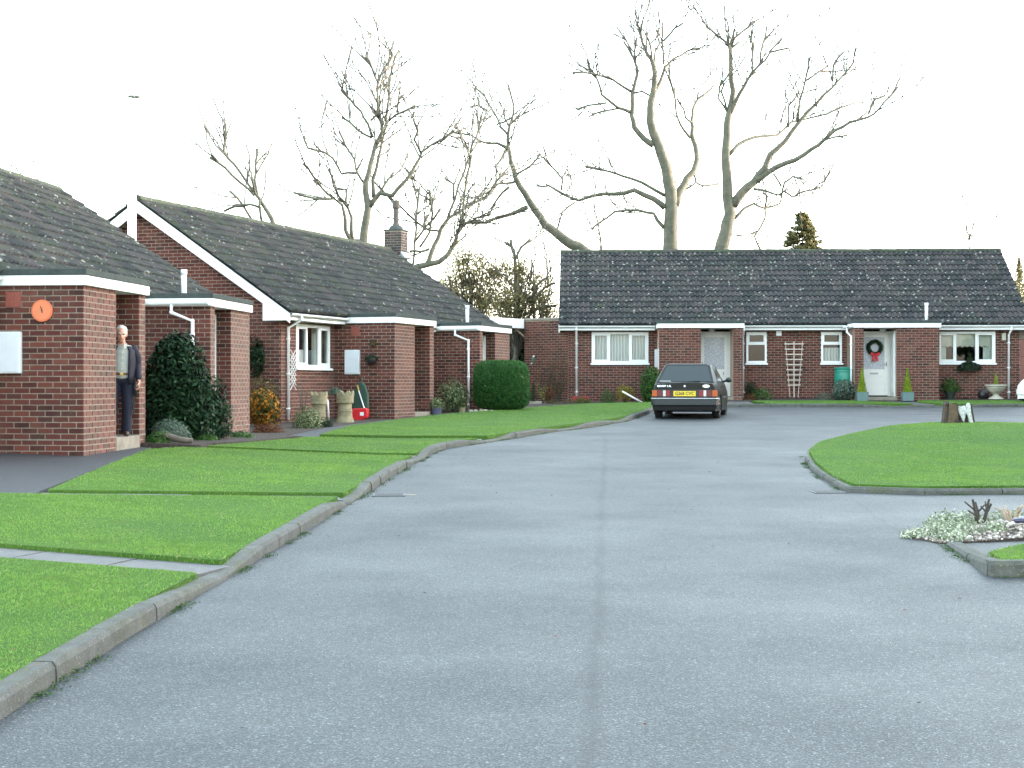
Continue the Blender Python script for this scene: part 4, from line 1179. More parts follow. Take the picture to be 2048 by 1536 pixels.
tree('bare_tree', 'tall bare many-stemmed tree standing just left of the brick chimney', 58, [
    ([(1045, 1370), (1065, 1200), (1075, 1130), (1060, 1040), (1065, 960), (1090, 860), (1120, 740), (1165, 650), (1150, 540), (1135, 440), (1140, 340), (1100, 240), (1060, 160)], 14, 1.2),
    ([(1085, 1130), (1150, 1045), (1230, 1060), (1310, 970), (1370, 880), (1420, 780), (1480, 735), (1560, 700), (1600, 660)], 8, 1.5),
    ([(1110, 1070), (1105, 960), (1140, 830), (1170, 700), (1190, 600), (1210, 430), (1235, 220), (1275, 130)], 6, 1),
    ([(1050, 1360), (970, 1350), (930, 1280), (920, 1160), (910, 1120), (860, 1080), (740, 1080), (600, 1040)], 8, 1.2),
    ([(1190, 600), (1250, 545), (1375, 485)], 3, 1), ([(1260, 530), (1270, 450), (1310, 410)], 2, 1),
    ([(1105, 690), (1075, 600), (1030, 520), (960, 440), (900, 380)], 4.5, 1), ([(1100, 690), (1040, 660), (960, 590), (905, 560)], 3, 1),
    ([(1050, 980), (1010, 920), (990, 830), (930, 740), (890, 650)], 4, 1), ([(1000, 915), (905, 920), (850, 820), (790, 780), (690, 755), (660, 680)], 4, 1),
    ([(930, 1120), (935, 1020), (880, 1015)], 4, 1.5), ([(860, 1080), (780, 1010), (720, 930), (660, 855)], 3.5, 1), ([(975, 1350), (970, 1200), (935, 1100)], 6, 3),
    ([(1150, 1040), (1240, 910)], 2.5, 1), ([(1410, 780), (1370, 700), (1395, 640), (1370, 590)], 2.5, 1), ([(1140, 340), (1180, 240), (1240, 160)], 2, 1), ([(1090, 580), (1130, 540), (1140, 460)], 3, 1.5)], T1, GT, .9, 7)
tree('bare_tree', 'small bare tree behind the left part of the gabled roof ridge', 52, [
    ([(475, 1255), (430, 1160), (380, 1080), (350, 1040), (290, 960), (220, 860), (150, 780), (165, 600)], 7, 1),
    ([(350, 1060), (250, 970), (160, 880), (60, 815)], 4, 1), ([(375, 1080), (350, 960), (355, 850), (365, 760)], 3.5, 1), ([(390, 1140), (320, 1115), (220, 1130), (155, 1160)], 3, 1), ([(420, 1255), (345, 1230), (280, 1130), (190, 1030)], 3, 1), ([(400, 1240), (385, 1160), (380, 1090)], 3, 1.5)], T1, GT, .5, 8)
Z7 = cv(1840, 380, 9.6); Z8 = cv(0, 280, 15.36)
tree('bare_tree', 'thin bare sapling top above the right end of the far ridge', 70, [([(945, 1130), (940, 1000), (945, 880), (905, 780), (910, 620), (920, 530), (905, 200)], 2.6, .8), ([(945, 890), (970, 790), (1020, 660), (1060, 510)], 1.6, .8), ([(950, 900), (1100, 800), (1250, 650), (1400, 500), (1470, 390)], 1.4, .7), ([(940, 900), (820, 850), (740, 680), (650, 500)], 1.2, .7)], Z7, GT, .5, 9, TWIG, minr=.017)
tree('bare_tree', 'wispy bare twigs above the first roof ridge at the left edge', 46, [([(610, 1300), (615, 1180), (645, 1100), (630, 1030), (550, 960), (510, 890), (450, 860), (350, 790), (210, 715)], 2.4, .8), ([(1180, 1360), (1170, 1230), (1140, 1140), (1145, 1020), (1140, 940)], 1.8, .8), ([(560, 960), (520, 700), (420, 350), (480, 230)], 1.2, .7)], Z8, GT, .25, 10, TWIG, minr=.012)
tree('bare_tree', 'slender dark stem rising beside the left end of the far ridge', 64, [([(440, 1480), (420, 1320), (395, 1160), (390, 1000)], 2.6, .9), ([(420, 1330), (470, 1250), (520, 1180)], 1.2, .7)], T3, GT, .5, 12, TWIG, minr=.02)

# ---- leafy trees and shrubs in the gap between the bungalows
def leafy(name, label, px, py, Y, blobs, n, leaf, mat, trunk=None, group='leafy trees behind the canopy'):
    b = P(px, py, Y); b.z = rz(Y) - .1
    root = thing(name, label, 'tree', b, 0, group)
    Q = []; NN = []
    for i, (x, y, rx, ry, wt) in enumerate(blobs):
        c = P(x, y, Y + rnd.uniform(-1.0, 1.0)) - b; k = Y / F
        q, nn = shell_pts(int(n * wt), (rx * k, rx * k * .9, ry * k), 'full', .98, .5, 14, 100 + i + int(px))
        q[:, 2] -= ry * k; Q.append(q + np.array(c)); NN.append(nn)
    leaf_mesh('foliage', np.concatenate(Q), np.concatenate(NN), leaf[0], leaf[1], mat, root, 1.2)
    mb = MB(); g = random.Random(int(px))
    tops = [P(x, y, Y) - b for x, y, *_ in blobs]
    mb.tube([(0, 0, 0), tuple(tops[0] * .35), tuple(tops[0] * .75), tuple(tops[0] * 1.1)], [.14, .10, .07, .02], 7); mb.build('trunk', BARK, root, smooth=True)
    mb = MB()
    for t in tops:
        s = tops[0] * g.uniform(.3, .6)
        for _ in range(8):
            e = t + Vector((g.gauss(0, .7), g.gauss(0, .6), g.gauss(.3, .7))); m = (s + e) / 2 + Vector((g.gauss(0, .15), g.gauss(0, .15), g.gauss(.1, .15)))
            mb.tube([s, m, e], [.04, .028, .014], 4, cap=False)
    mb.build('branches', BARKD, root)
    return root
leafy('leafy_tree', 'loose yellow-green leafy tree filling the sky gap behind the second roof', 945, 640, 58, [(940, 565, 62, 48, .5), (900, 585, 50, 40, .3), (970, 605, 62, 40, .45), (930, 520, 34, 32, .16), (990, 545, 50, 36, .3), (880, 600, 40, 30, .2)], 3900, (.11, .065), F_EVER)
leafy('leafy_tree', 'ivy-clad leaning trunk right of the leafy tree in the gap', 1030, 640, 56, [(1035, 580, 24, 62, .5), (1012, 612, 44, 36, .45), (1040, 540, 18, 30, .15), (1062, 600, 46, 36, .3)], 2300, (.11, .065), F_EVER)
leafy('leafy_tree', 'sparse twiggy shrub touching the left end of the far roof', 1085, 640, 60, [(1085, 600, 42, 50, .6), (1075, 555, 36, 40, .3), (1095, 625, 34, 20, .4)], 1500, (.10, .055), F_EVER)
leafy('leafy_tree', 'dark evergreen shrub seen below the white canopy', 1030, 700, 58, [(1030, 690, 30, 55, 1.0), (1020, 670, 26, 34, .4)], 3600, (.16, .09), F_DARK, group=None)
tree('bare_tree', 'low twisted bare branches over the brick link wall', 57, [([(1030, 640), (1032, 560), (1030, 520), (1042, 495), (1060, 478)], 7, 1.2), ([(1055, 640), (1070, 600), (1090, 575), (1110, 565)], 4, 1.5), ([(1050, 630), (1080, 615), (1112, 612)], 3.5, 1.5), ([(1062, 610), (1075, 570), (1098, 552)], 2.5, 1), ([(1032, 530), (1024, 500), (1020, 480)], 2, 1), ([(1070, 600), (1068, 570), (1055, 550)], 2, 1)], lambda x, y: (x, y), GT, .6, 13, None)
# conifer over the far ridge, and trees past its right end
cf = P(1605, 500, 74); cf.z = rz(74) - .1
cr_ = thing('conifer_tree', 'small conical conifer peeping over the far roof ridge', 'tree', cf, 0)
mb = MB(); H = P(1605, 425, 74).z - cf.z; mb.tube([(0, 0, 0), (0, 0, H)], [.12, .015], 6); mb.build('trunk', BARKD, cr_)
Q = []; NN = []; bb = MB()
for i in range(150):
    h = rnd.uniform(.35, .99) if i < 60 else rnd.uniform(.74, .99); a = rnd.uniform(0, 6.28); r = (1 - h) * 4.3 + .16
    e = Vector((math.cos(a) * r, math.sin(a) * r, h * H - .12 * r)); s = Vector((0, 0, h * H)); bb.tube([s, e], [.02, .005], 3, cap=False)
    for k in range(26):
        f = rnd.uniform(.1, 1) ** .5; Q.append(s.lerp(e, f) + Vector((rnd.gauss(0, .07), rnd.gauss(0, .07), rnd.gauss(0, .05)))); NN.append((0.1, .1, 1))
bb.build('branches', BARKD, cr_); leaf_mesh('foliage', np.array(Q), np.array(NN), .28, .11, F_CONI, cr_, .8)
bush('leafy_tree', 'pale green tree past the right end of the far bungalow', 'tree', (21.24, 66.0, rz(62)), (.95, .95, 2.75), 2900, (.15, .08), F_CONI, 'full', .8, .4, None, 8)
bush('leafy_tree', 'dark conifer tree behind the right end of the far bungalow', 'tree', (22.64, 72.0, rz(62)), (1.05, 1.05, 6.05), 2900, (.18, .07), F_EVER, 'cone', .7, .4, None, 6)

# tall evergreen belt, added out of view to block low sun from the gardens
n = 15000
y = nr.uniform(-12, 67, n); hgt = 12.2 + 1.3 * np.sin(y * .55) + .9 * np.sin(y * 1.3 + 1)
z = nr.random(n) ** .8 * hgt; wd = 2.6 * np.sqrt(np.clip(1 - (z / hgt) ** 2, .02, 1)) + .3
x = 28.5 + nr.uniform(-1, 1, n) * wd
q = np.stack([x, y, z + .02 * (np.clip(y, 0, 60) - 6)], 1)
o = leaf_mesh('sun_blocking_belt', q, np.tile([-.7, 0, .5], (n, 1)), .95, .8, F_DARK, None, 1.2)
tag(o, 'unseen evergreen belt added right of the street to block low sun', 'sun_blocking_belt', kind='stuff')
# ---------------------------------------------------------------- garden things
def spot(px, py, Y):
    p = P(px, py, Y); return p
def shrub(name, label, px, base, Y, wpx, hpx, n, leaf, mat, shape='dome', cat='shrub', **kw):
    k = Y / F; rx = wpx * k / 2; h = hpx * k
    sz = (rx, rx * kw.pop('dep', .85), h if shape in ('dome', 'cone') else h / 2)
    return bush(name, label, cat, spot(px, base, Y), sz, n, leaf, mat, shape, **kw)
# before the first bungalow
shrub('evergreen_bush', 'big dark glossy evergreen bush between the two left porches', 350, 876, 26.6, 150, 206, 9500, (.12, .045), F_RHODO, 'dome', fill=.55, lump=.26, stems=9, tilt=.8, core=.75)
shrub('evergreen_bush', 'lower dark bush leaning out right of the big glossy evergreen', 412, 872, 27.0, 84, 118, 2600, (.12, .045), F_RHODO, 'dome', fill=.7, lump=.35, stems=5, core=.7)
shrub('lavender_shrub', 'low grey-green shrub at the foot of the big dark bush', 342, 882, 25.6, 84, 44, 2400, (.08, .014), F_GREY, 'dome', fill=.6, tilt=.5)
shrub('low_plant', 'bright green low plant left of the grey-green shrub', 314, 890, 25.0, 50, 26, 700, (.06, .03), F_MID, 'dome', cat='plant')
shrub('low_plant', 'tuft of broad green leaves by the lawn corner', 412, 886, 26.2, 52, 18, 420, (.12, .03), F_MID, 'dome', cat='plant')
shrub('low_plant', 'green ground cover below the second porch pier', 478, 884, 27.6, 70, 20, 900, (.06, .03), F_MID, 'dome', cat='plant')
STW0 = mk_bark('grey_wood', (.07, .06, .05), (.15, .125, .10), (.24, .20, .16))
lg = thing('driftwood_log', 'weathered grey plank lying beneath the grey-green shrub', 'log', spot(350, 884, 25.0), 0)
mb = MB(); mb.tube([(-.27, .05, .11), (-.1, 0, .09), (.1, -.02, .03), (.28, -.03, .02)], [.035, .05, .05, .04], 8); mb.build('log', STW0, lg, smooth=True)
def twiggy(name, label, px, base, Y, hpx, n=8, spread=.5, mat=None, cat='shrub', leaves=None, r=.008):
    k = Y / F; h = hpx * k; root = thing(name, label, cat, spot(px, base, Y)); g = random.Random(int(px)); mb = MB(); tips = []
    for i in range(n):
        a = g.uniform(0, 6.28); s = g.uniform(.2, 1) * spread * h; hh = h * g.uniform(.65, 1)
        p = [Vector((g.uniform(-.03, .03), g.uniform(-.03, .03), -.03)), Vector((math.cos(a) * s * .35 + g.gauss(0, .02), math.sin(a) * s * .35, hh * .5)), Vector((math.cos(a) * s, math.sin(a) * s, hh))]
        mb.tube(p, [r, r * .8, r * .5], 5); tips.append(p)
        for _ in range(2):
            f = g.uniform(.4, .95); q = p[1].lerp(p[2], f); e = q + Vector((g.gauss(0, .35), g.gauss(0, .35), .7)).normalized() * hh * .22; mb.tube([q, e], [r * .5, r * .35], 4)
    mb.build('stems', mat or TWIG, root)
    if leaves:
        q = np.array([p[1].lerp(p[2], g.uniform(-.3, 1)) + Vector((g.gauss(0, .03), g.gauss(0, .03), g.gauss(0, .03))) for p in tips for _ in range(leaves[0])])
        leaf_mesh('foliage', q, np.tile([0, 0, 1.], (len(q), 1)), leaves[1], leaves[1] * .5, leaves[2], root, 1.2)
    return root
twiggy('rose_bush', 'thin pale bare rose stems beside the second left porch', 455, 882, 27.0, 62, 6, .35, mat=WOOD)
# clock
ck = thing('wall_clock', 'round orange clock with a dark hand high on the porch brickwork', 'clock', wA((2.87 - .012, -.97, 1.79)), R(90) - .1042)
OR = M('orange_plastic', (.62, .15, .06), .5, .05); OR2 = M('orange_face', (.68, .20, .09), .5, .05)
def disc(mb, r, x0, x1, n=28):
    mb.prism([(r * math.cos(2 * math.pi * k / n), r * math.sin(2 * math.pi * k / n)) for k in range(n)], x0, x1, 'x')
mb = MB(); disc(mb, .155, -.022, 0.0); mb.build('case', OR, ck, bevel=.006)
mb = MB(); disc(mb, .130, -.027, -.0225); mb.build('dial', OR2, ck)
mb = MB(); mb.hexa([(-.034, .006, .02), (-.029, .006, .02), (-.029, -.012, .015), (-.034, -.012, .015)], [(-.034, .018, .065), (-.029, .018, .065), (-.029, .012, .065), (-.034, .012, .065)])
mb.hexa([(-.034, -.002, -.03), (-.029, -.002, -.03), (-.029, -.014, -.03), (-.034, -.014, -.03)], [(-.034, .006, .02), (-.029, .006, .02), (-.029, -.012, .015), (-.034, -.012, .015)]); mb.build('hand', BLACK, ck)
# second bungalow's bed
shrub('berry_shrub', 'shrub with orange and yellow leaves at the foot of the gable wall', 526, 856, 34.2, 66, 78, 1700, (.09, .05), F_ORANGE, 'full', fill=.9, lump=.35, stems=8)
shrub('bronze_shrub', 'tall dull green shrub behind the orange-leaved shrub', 525, 850, 35.0, 74, 100, 1500, (.08, .035), F_BRONZE, 'full', fill=.9, lump=.3, stems=9)
shrub('heather_plant', 'low rust-brown plant at the path corner near the gable', 535, 869, 31.6, 70, 24, 1400, (.04, .02), F_RUST, 'dome', cat='plant')
shrub('climbing_plant', 'dark climber clinging to the gable brickwork', 512, 745, 36.2, 34, 62, 500, (.10, .06), F_DARK, 'full', fill=1.0, lump=.95, dep=.25, cat='plant', stems=5)
tr = thing('wall_trellis', 'narrow white diamond trellis beside the gable-end downpipe', 'trellis', wB((.52, -.05, .55)), R(90) - .3198)
for i in range(7):
    for sg in (-1, 1):
        mb = MB(); z = i * .11; mb.bar((-.14, 0.006 * sg, z if sg > 0 else z + .25), (.14, 0.006 * sg, z + .25 if sg > 0 else z), .018, .008); mb.build('lath', WHITEP, tr)
twiggy('rose_bush', 'bare thorny rose stems in front of the white three-light window', 606, 846, 35.6, 74, 6, .4)
shrub('hebe_shrub', 'rounded pale green shrub before the chimney pots', 614, 856, 33.8, 62, 40, 2000, (.05, .02), F_VAR, 'dome', tilt=.6)
shrub('dwarf_shrub', 'small dark dwarf shrub right of the pale green one', 652, 855, 34.2, 32, 22, 700, (.05, .012), F_DARK, 'dome')
def chimney_pot(label, px, base, Y, hpx, wpx, plant=None):
    k = Y / F; h = hpx * k; r = wpx * k / 2; root = thing('chimney_pot', label, 'chimney pot', spot(px, base, Y), 0, 'crowned chimney pots by the window')
    n = 32; prof = [(.95, 0), (1.0, .03), (.78, .22), (.72, .50), (.74, .60), (.90, .62), (.92, .66), (.90, .70), (.94, .78), (.95, .84)]
    mb = MB()
    rings = [(a * r, b * h) for a, b in prof]
    for (a, z) in rings:
        for j in range(n): mb.v.append((a * math.cos(6.2832 * j / n), a * math.sin(6.2832 * j / n), z))
    for i in range(len(rings) - 1):
        for j in range(n): mb.f.append((i * n + j, i * n + (j + 1) % n, (i + 1) * n + (j + 1) % n, (i + 1) * n + j))
    o0 = (len(rings) - 1) * n; b = len(mb.v)
    for j in range(n): mb.v.append((.98 * r * math.cos(6.2832 * j / n), .98 * r * math.sin(6.2832 * j / n), h * (.86 if j % 4 == 0 else 1.0 if j % 4 == 2 else .93)))
    for j in range(n): mb.v.append((.80 * r * math.cos(6.2832 * j / n), .80 * r * math.sin(6.2832 * j / n), h * (.86 if j % 4 == 0 else 1.0 if j % 4 == 2 else .93)))
    for j in range(n): mb.v.append((.72 * r * math.cos(6.2832 * j / n), .72 * r * math.sin(6.2832 * j / n), h * .7))
    for u, v in ((o0, b), (b, b + n), (b + n, b + 2 * n)):
        for j in range(n): mb.f.append((u + j, u + (j + 1) % n, v + (j + 1) % n, v + j))
    mb.f.append(tuple(b + 2 * n + j for j in range(n)))
    mb.build('pot', BUFF, root, smooth=False)
    mb = MB()
    for z in (.36, .60): mb.lathe([(r * .80, h * z), (r * .84, h * (z + .012)), (r * .80, h * (z + .024))], 24)
    mb.build('band', BUFF, root)
    if plant: bush('', '', '', (plant[0], plant[1], h * .9), (.16, .14, .14), 260, (.07, .03), F_GREY, 'dome', parent=root, stems=2)
chimney_pot('buff crowned chimney pot on the left beside the bent white waste pipe', 638, 850, 36.0, 67, 36)
chimney_pot('buff crowned chimney pot with a drooping grey plant beside the red mower', 690, 847, 36.6, 66, 38, (-.22, 0))
wp = thing('waste_pipe', 'short bent white waste pipe between the two chimney pots', 'pipe', spot(655, 845, 37.0))
mb = MB(); k = 37.0 / F; mb.tube([(-.08, .25, .55), (-.04, 0, .54), (0.0, 0, .50), (.03, 0, .0)], .025, 8); mb.build('pipe', WHITE, wp, smooth=True)
# upright garden mower
GREEN = M('green_cloth', (.012, .045, .03), .7, .2); RED = M('red_plastic', (.55, .02, .025), .35, .06)
mw = thing('garden_mower', 'red-bodied garden mower with green hood stood upright against the porch wall', 'mower', spot(720, 842, 37.9), R(-10))
mb = MB(); mb.prism([(-.20, .02), (.02, -.01), (.21, .09), (.215, .27), (.17, .31), (-.18, .29), (-.21, .22)], -.14, .06, 'y'); mb.build('body', RED, mw, bevel=.025)
mb = MB(); mb.prism([(-.19, .27), (.20, .27), (.19, .62), (.12, .84), (.03, .93), (-.06, .88), (-.14, .74), (-.18, .5)], -.02, .12, 'y'); mb.build('hood', GREEN, mw, bevel=.03)
mb = MB(); mb.tube([(.02, .02, .93), (.02, .02, 1.02)], .045, 8); mb.build('cap', BLACK, mw)
mb = MB(); mb.tube([(.12, -.06, .30), (-.05, -.04, .80)], .014, 8); mb.build('handle', WHITE, mw)
mb = MB(); mb.tube([(-.02, -.045, .71), (-.055, -.04, .84)], .020, 8); mb.build('grip', M('orange_wood', (.45, .24, .05), .5), mw)
mb = MB(); mb.box(.04, .13, -.146, -.1405, .13, .21); mb.build('sticker', WHITE, mw)
# hanging basket on the second porch
hb = thing('hanging_basket', 'dark hanging basket on the porch wall beside the white meter box', 'basket', wB((2.87 - .16, -1.03, 1.27)), R(90) - .3198)
mb = MB(); mb.lathe([(.03, -.12), (.10, -.09), (.145, -.02), (.15, .02), (.13, .02), (.02, -.08)], 16); mb.build('bowl', BLACK, hb)
mb = MB(); mb.tube([(.152, 0, .36), (.0, 0, .38), (-.01, 0, .30)], .008, 6)
for a in (0, 2.1, 4.2): mb.tube([(-.01, 0, .30), (.14 * math.cos(a), .14 * math.sin(a), .02)], .004, 4)
mb.build('bracket', BLACK, hb)
bush('', '', '', (0, 0, .0), (.16, .16, .10), 300, (.06, .03), F_DARK, 'dome', parent=hb, stems=0)
bush('', '', '', (.10, 0, .34), (.08, .08, .12), 120, (.07, .03), F_BRONZE, 'dome', parent=hb, stems=2)
def pot_profile(r, h): return [(r * .72, 0), (r * .95, h * .85), (r * 1.05, h * .86), (r * 1.05, h), (r * .92, h), (r * .88, h * .85)]
def potted(name, label, px, base, Y, wpx, hpx, matp, plant, group=None):
    k = Y / F; root = thing(name, label, 'planter', spot(px, base, Y), 0, group)
    mb = MB(); mb.lathe(pot_profile(wpx * k / 2, hpx * k), 18); mb.build('pot', matp, root, smooth=False)
    pw, ph, n, leaf, m, shp = plant
    bush('', '', '', (0, 0, hpx * k * .9), (pw * k / 2, pw * k / 2, ph * k if shp in ('dome', 'cone') else ph * k / 2), n, leaf, m, shp, parent=root, stems=3)
    return root
potted('plant_pot', 'blue-grey pot of pale plants beside the second bungalow porch step', 873, 831, 40.6, 23, 16, M('blue_glaze', (.09, .10, .17), .3), (34, 22, 500, (.06, .03), F_VAR, 'dome'))
shrub('variegated_shrub', 'yellow-speckled shrub against the wall between the two far-left porches', 906, 830, 42.6, 66, 66, 1900, (.07, .035), F_VAR, 'full', fill=.85, lump=.25)
potted('plant_pot', 'small cream pot at the foot of the white downpipe', 924, 829, 42.0, 14, 14, BUFF, (14, 8, 80, (.05, .02), F_MID, 'dome'))
shrub('clipped_hedge', 'large clipped rounded green bush before the porch', 1003, 819, 42.8, 112, 98, 26000, (.055, .016), F_HEDGE, 'box', cat='hedge', fill=.16, lump=.07, stems=4, tilt=.9, core=.88, dep=.9)
rk = thing('edging_stones', 'pale edging stones at the left foot of the clipped bush', 'stones', spot(962, 824, 42.0))
for i in range(5):
    mb = MB(); mb.ell((-.25 + i * .13 + rnd.uniform(-.03, .03), rnd.uniform(-.05, .05), .02), (rnd.uniform(.05, .09), .05, rnd.uniform(.03, .05)), 8, 6); mb.build('stone', STONE, rk, smooth=True)
tp = thing('trough_planter', 'cream stone trough with a dwarf conifer in front of the link wall', 'planter', spot(1071, 814, 49.5))
mb = MB(); mb.hexa([(-.16, -.1, 0), (.16, -.1, 0), (.16, .1, 0), (-.16, .1, 0)], [(-.19, -.12, .18), (.19, -.12, .18), (.19, .12, .18), (-.19, .12, .18)]); mb.build('trough', STONE, tp, bevel=.01)
bush('', '', '', (-.06, 0, .16), (.14, .14, .58), 900, (.05, .015), F_DARK, 'cone', parent=tp, stems=1)
shrub('red_shrub', 'reddish twiggy shrub right of the cream trough', 1098, 812, 50.0, 30, 44, 420, (.06, .03), F_RUST, 'full', fill=1.0, lump=.4, stems=10)
twiggy('golden_shrub', 'yellow-tipped thin shrub against the link wall', 1088, 810, 50.6, 46, 7, .4, leaves=(10, .06, F_LIME))
# bare climber over the link wall
cl = thing('climbing_plant', 'leafless tangled climber covering the right part of the link wall', 'plant', P(1105, 806, 51.9))
g = random.Random(77); mb = MB(); tips = []
bdir = Vector((1.39, -1.1)).normalized()
for i in range(60):
    s0 = g.uniform(-.35, .45); s1 = s0 + g.gauss(0, .35); hh = g.uniform(.5, 1.75) * (1 - .25 * abs(s1 - .3))
    s1 = min(max(s1, -.75), .62)
    pts = []
    for j in range(6):
        t = j / 5; s = s0 + (s1 - s0) * t + g.gauss(0, .05); pts.append(Vector((bdir.x * s - .62 * .12, bdir.y * s - .785 * (.10 + g.uniform(0, .06)) + .05, hh * t)))
    mb.tube(pts, [.009, .008, .007, .006, .005, .004], 4, cap=False); tips += pts[2:]
tag(mb.build('stems', BARKD, cl), kind='stuff')
q = np.array([t + Vector((g.gauss(0, .06), g.gauss(0, .03), g.gauss(0, .06))) for t in tips for _ in range(4)])
leaf_mesh('foliage', q, np.tile([-.5, -.8, .2], (len(q), 1)), .06, .03, F_DEAD, cl, 1.0)
on = thing('wall_ornament', 'small white and green bird ornament on the link wall', 'ornament', P(1066, 727, 52.45), R(-38))
mb = MB(); mb.ell((0, 0, .14), (.045, .03, .085), 10, 8); mb.tube([(0, 0, .08), (-.05, 0, .0)], [.03, .012], 6); mb.build('body', M('green_glaze', (.03, .12, .07), .4), on, smooth=True)
mb = MB(); mb.ell((.03, -.005, .235), (.035, .03, .035), 10, 8); mb.ell((-.055, -.005, .0), (.03, .02, .025), 8, 6); mb.build('head', WHITEP, on, smooth=True)
shrub('low_plant', 'dull green clump right of the cream trough', 1104, 814, 49.6, 40, 16, 500, (.06, .02), F_BRONZE, 'dome', cat='plant')
shrub('low_plant', 'straw-coloured clump midway along the link wall bed', 1136, 812, 49.9, 42, 14, 450, (.07, .015), F_DEAD, 'dome', cat='plant')
shrub('low_plant', 'green clump in front of the red trough', 1165, 809, 50.3, 42, 16, 500, (.06, .03), F_MID, 'dome', cat='plant')
rt = thing('red_trough', 'red trough under the left downpipe of the far bungalow', 'planter', P(1162, 806, 51.2), -.046)
mb = MB(); mb.hexa([(-.24, -.1, 0), (.24, -.1, 0), (.24, .1, 0), (-.24, .1, 0)], [(-.27, -.12, .2), (.27, -.12, .2), (.27, .12, .2), (-.27, .12, .2)]); mb.build('trough', M('red_paint', (.42, .02, .03), .45), rt, bevel=.01)
mb = MB(); mb.box(-.255, .255, -.105, .105, .19, .215); mb.build('soil', SOIL, rt)
shrub('low_plant', 'dark green spiky clump under the three-light net-curtained window', 1216, 808, 50.6, 34, 30, 600, (.09, .015), F_MID, 'dome', cat='plant', lump=.3)
shrub('golden_shrub', 'yellow-green shrub below the right corner of the net-curtained window', 1250, 806, 50.8, 40, 38, 900, (.06, .025), foliage('gold_leaf', (.09, .10, .015), (.22, .20, .025), (.38, .32, .05), .5, .35, .3), 'full', fill=.85, lump=.3)
wpole = thing('garden_pole', 'white pole lying aslant below the far window', 'pole', P(1265, 806, 50.0))
mb = MB(); mb.tube([(-.31, .1, .36), (0, 0, .18), (.30, -.05, .02)], .028, 8); mb.build('pole', WHITE, wpole, smooth=True)
shrub('evergreen_bush', 'dense dark green bush between the window and the parked car', 1303, 806, 49.9, 46, 74, 2600, (.08, .045), F_MID, 'full', fill=.7, lump=.22, core=.7)
shrub('evergreen_bush', 'small round dark shrub right of the porch downpipe', 1503, 800, 51.2, 26, 38, 700, (.06, .035), F_DARK, 'full', fill=.8)
shrub('low_plant', 'spreading green plant below the small window', 1522, 801, 50.8, 46, 26, 700, (.08, .03), F_MID, 'dome', cat='plant', lump=.35)
shrub('low_plant', 'rust and green plant at the foot of the porch downpipe', 1500, 803, 50.5, 30, 16, 350, (.05, .025), F_RUST, 'dome', cat='plant')
ft = thing('fan_trellis', 'tall wooden fan trellis leaning on the far brick wall', 'trellis', P(1588, 795, 51.65), -.046)
k = 51.65 / F
for i in range(3):
    mb = MB(); x0 = (-8 + i * 8) * k; x1 = (-17 + i * 17) * k; mb.bar((x0, 0, 0), (x1, -.0, 112 * k), .035, .018); mb.build('upright', PALEWOOD, ft)
for j in range(9):
    t = .22 + j * .092; xw = (9 + 9 * t) * k + .03; mb = MB(); mb.bar((-xw, -.022, 112 * k * t), (xw, -.022, 112 * k * t + .01 * rnd.uniform(-1, 1)), .018, .035); mb.build('lath', PALEWOOD, ft)
shrub('silver_shrub', 'low silvery plant beside the green water butt', 1650, 801, 50.6, 46, 17, 700, (.06, .012), F_GREY, 'dome', cat='plant')
wb = thing('water_butt', 'green plastic water butt with a lid beside the right-hand porch', 'water butt', P(1690, 798, 50.8))
k = 50.8 / F; r = 22 * k; H = 63 * k; BUT = M('green_plastic', (.010, .19, .13), .4, .08)
mb = MB(); mb.lathe([(r * .80, 0), (r * .90, H * .2), (r * .97, H * .5), (r * .97, H * .72), (r * .92, H * .93), (r * .90, H * .94)], 24); mb.build('barrel', BUT, wb, smooth=True)
mb = MB(); mb.lathe([(r * .98, H * .94), (r * 1.0, H * .98), (r * .9, H * 1.0), (r * .3, H * 1.02)], 24); mb.build('lid', BUT, wb)
mb = MB()
for z in (.3, .6, .85): mb.lathe([(r * .95, H * z), (r * 1.0, H * (z + .012)), (r * .95, H * (z + .024))], 24)
mb.build('hoop', BUT, wb)
shrub('ivy_plant', 'grey-green ivy climbing over the green water butt', 1688, 800, 50.35, 50, 42, 1600, (.07, .05), F_GREY, 'full', cat='plant', fill=.6, lump=.3)
PLB = M('lead_planter', (.10, .17, .17), .55, .1)
for px, lb in ((1724, 'square blue-grey planter with a lime cone conifer left of the wreath door'), (1815, 'square blue-grey planter with a lime cone conifer right of the wreath door')):
    Y = 49.7; k = Y / F; root = thing('square_planter', lb, 'planter', P(px, 802, Y), -.046, 'pair of cone conifers by the door'); a = 10.5 * k; b = 11.3 * k; h = 17 * k
    mb = MB(); mb.hexa([(-a, -a, 0), (a, -a, 0), (a, a, 0), (-a, a, 0)], [(-b, -b, h), (b, -b, h), (b, b, h), (-b, b, h)]); mb.box(-b * 1.03, b * 1.03, -b * 1.03, b * 1.03, h, h + .015); mb.build('box', PLB, root, bevel=.008)
    bush('', '', '', (0, 0, h), (9.5 * k, 9.5 * k, 49 * k), 2600, (.05, .014), F_LIME, 'cone', parent=root, stems=1, fill=.5)
wr = thing('christmas_wreath', 'green wreath with a red bow on the right-hand door', 'wreath', wC((9.735, -.50, 1.545)), -.046)
g = random.Random(5); q = []; nn = []; mb = MB()
mb.tube([(.20 * math.cos(t), 0, .20 * math.sin(t)) for t in [6.2832 * i / 24 for i in range(25)]], .05, 6); mb.build('ring', F_DARK, wr)
for i in range(1400):
    t = g.uniform(0, 6.28); s = g.uniform(0, 6.28); rr = .075 * g.random() ** .5; R0 = .20 + rr * math.cos(s); q.append((R0 * math.cos(t), -.02 + rr * math.sin(s) * .6, R0 * math.sin(t))); nn.append((math.cos(t) * math.cos(s), -.6, math.sin(t) * math.cos(s)))
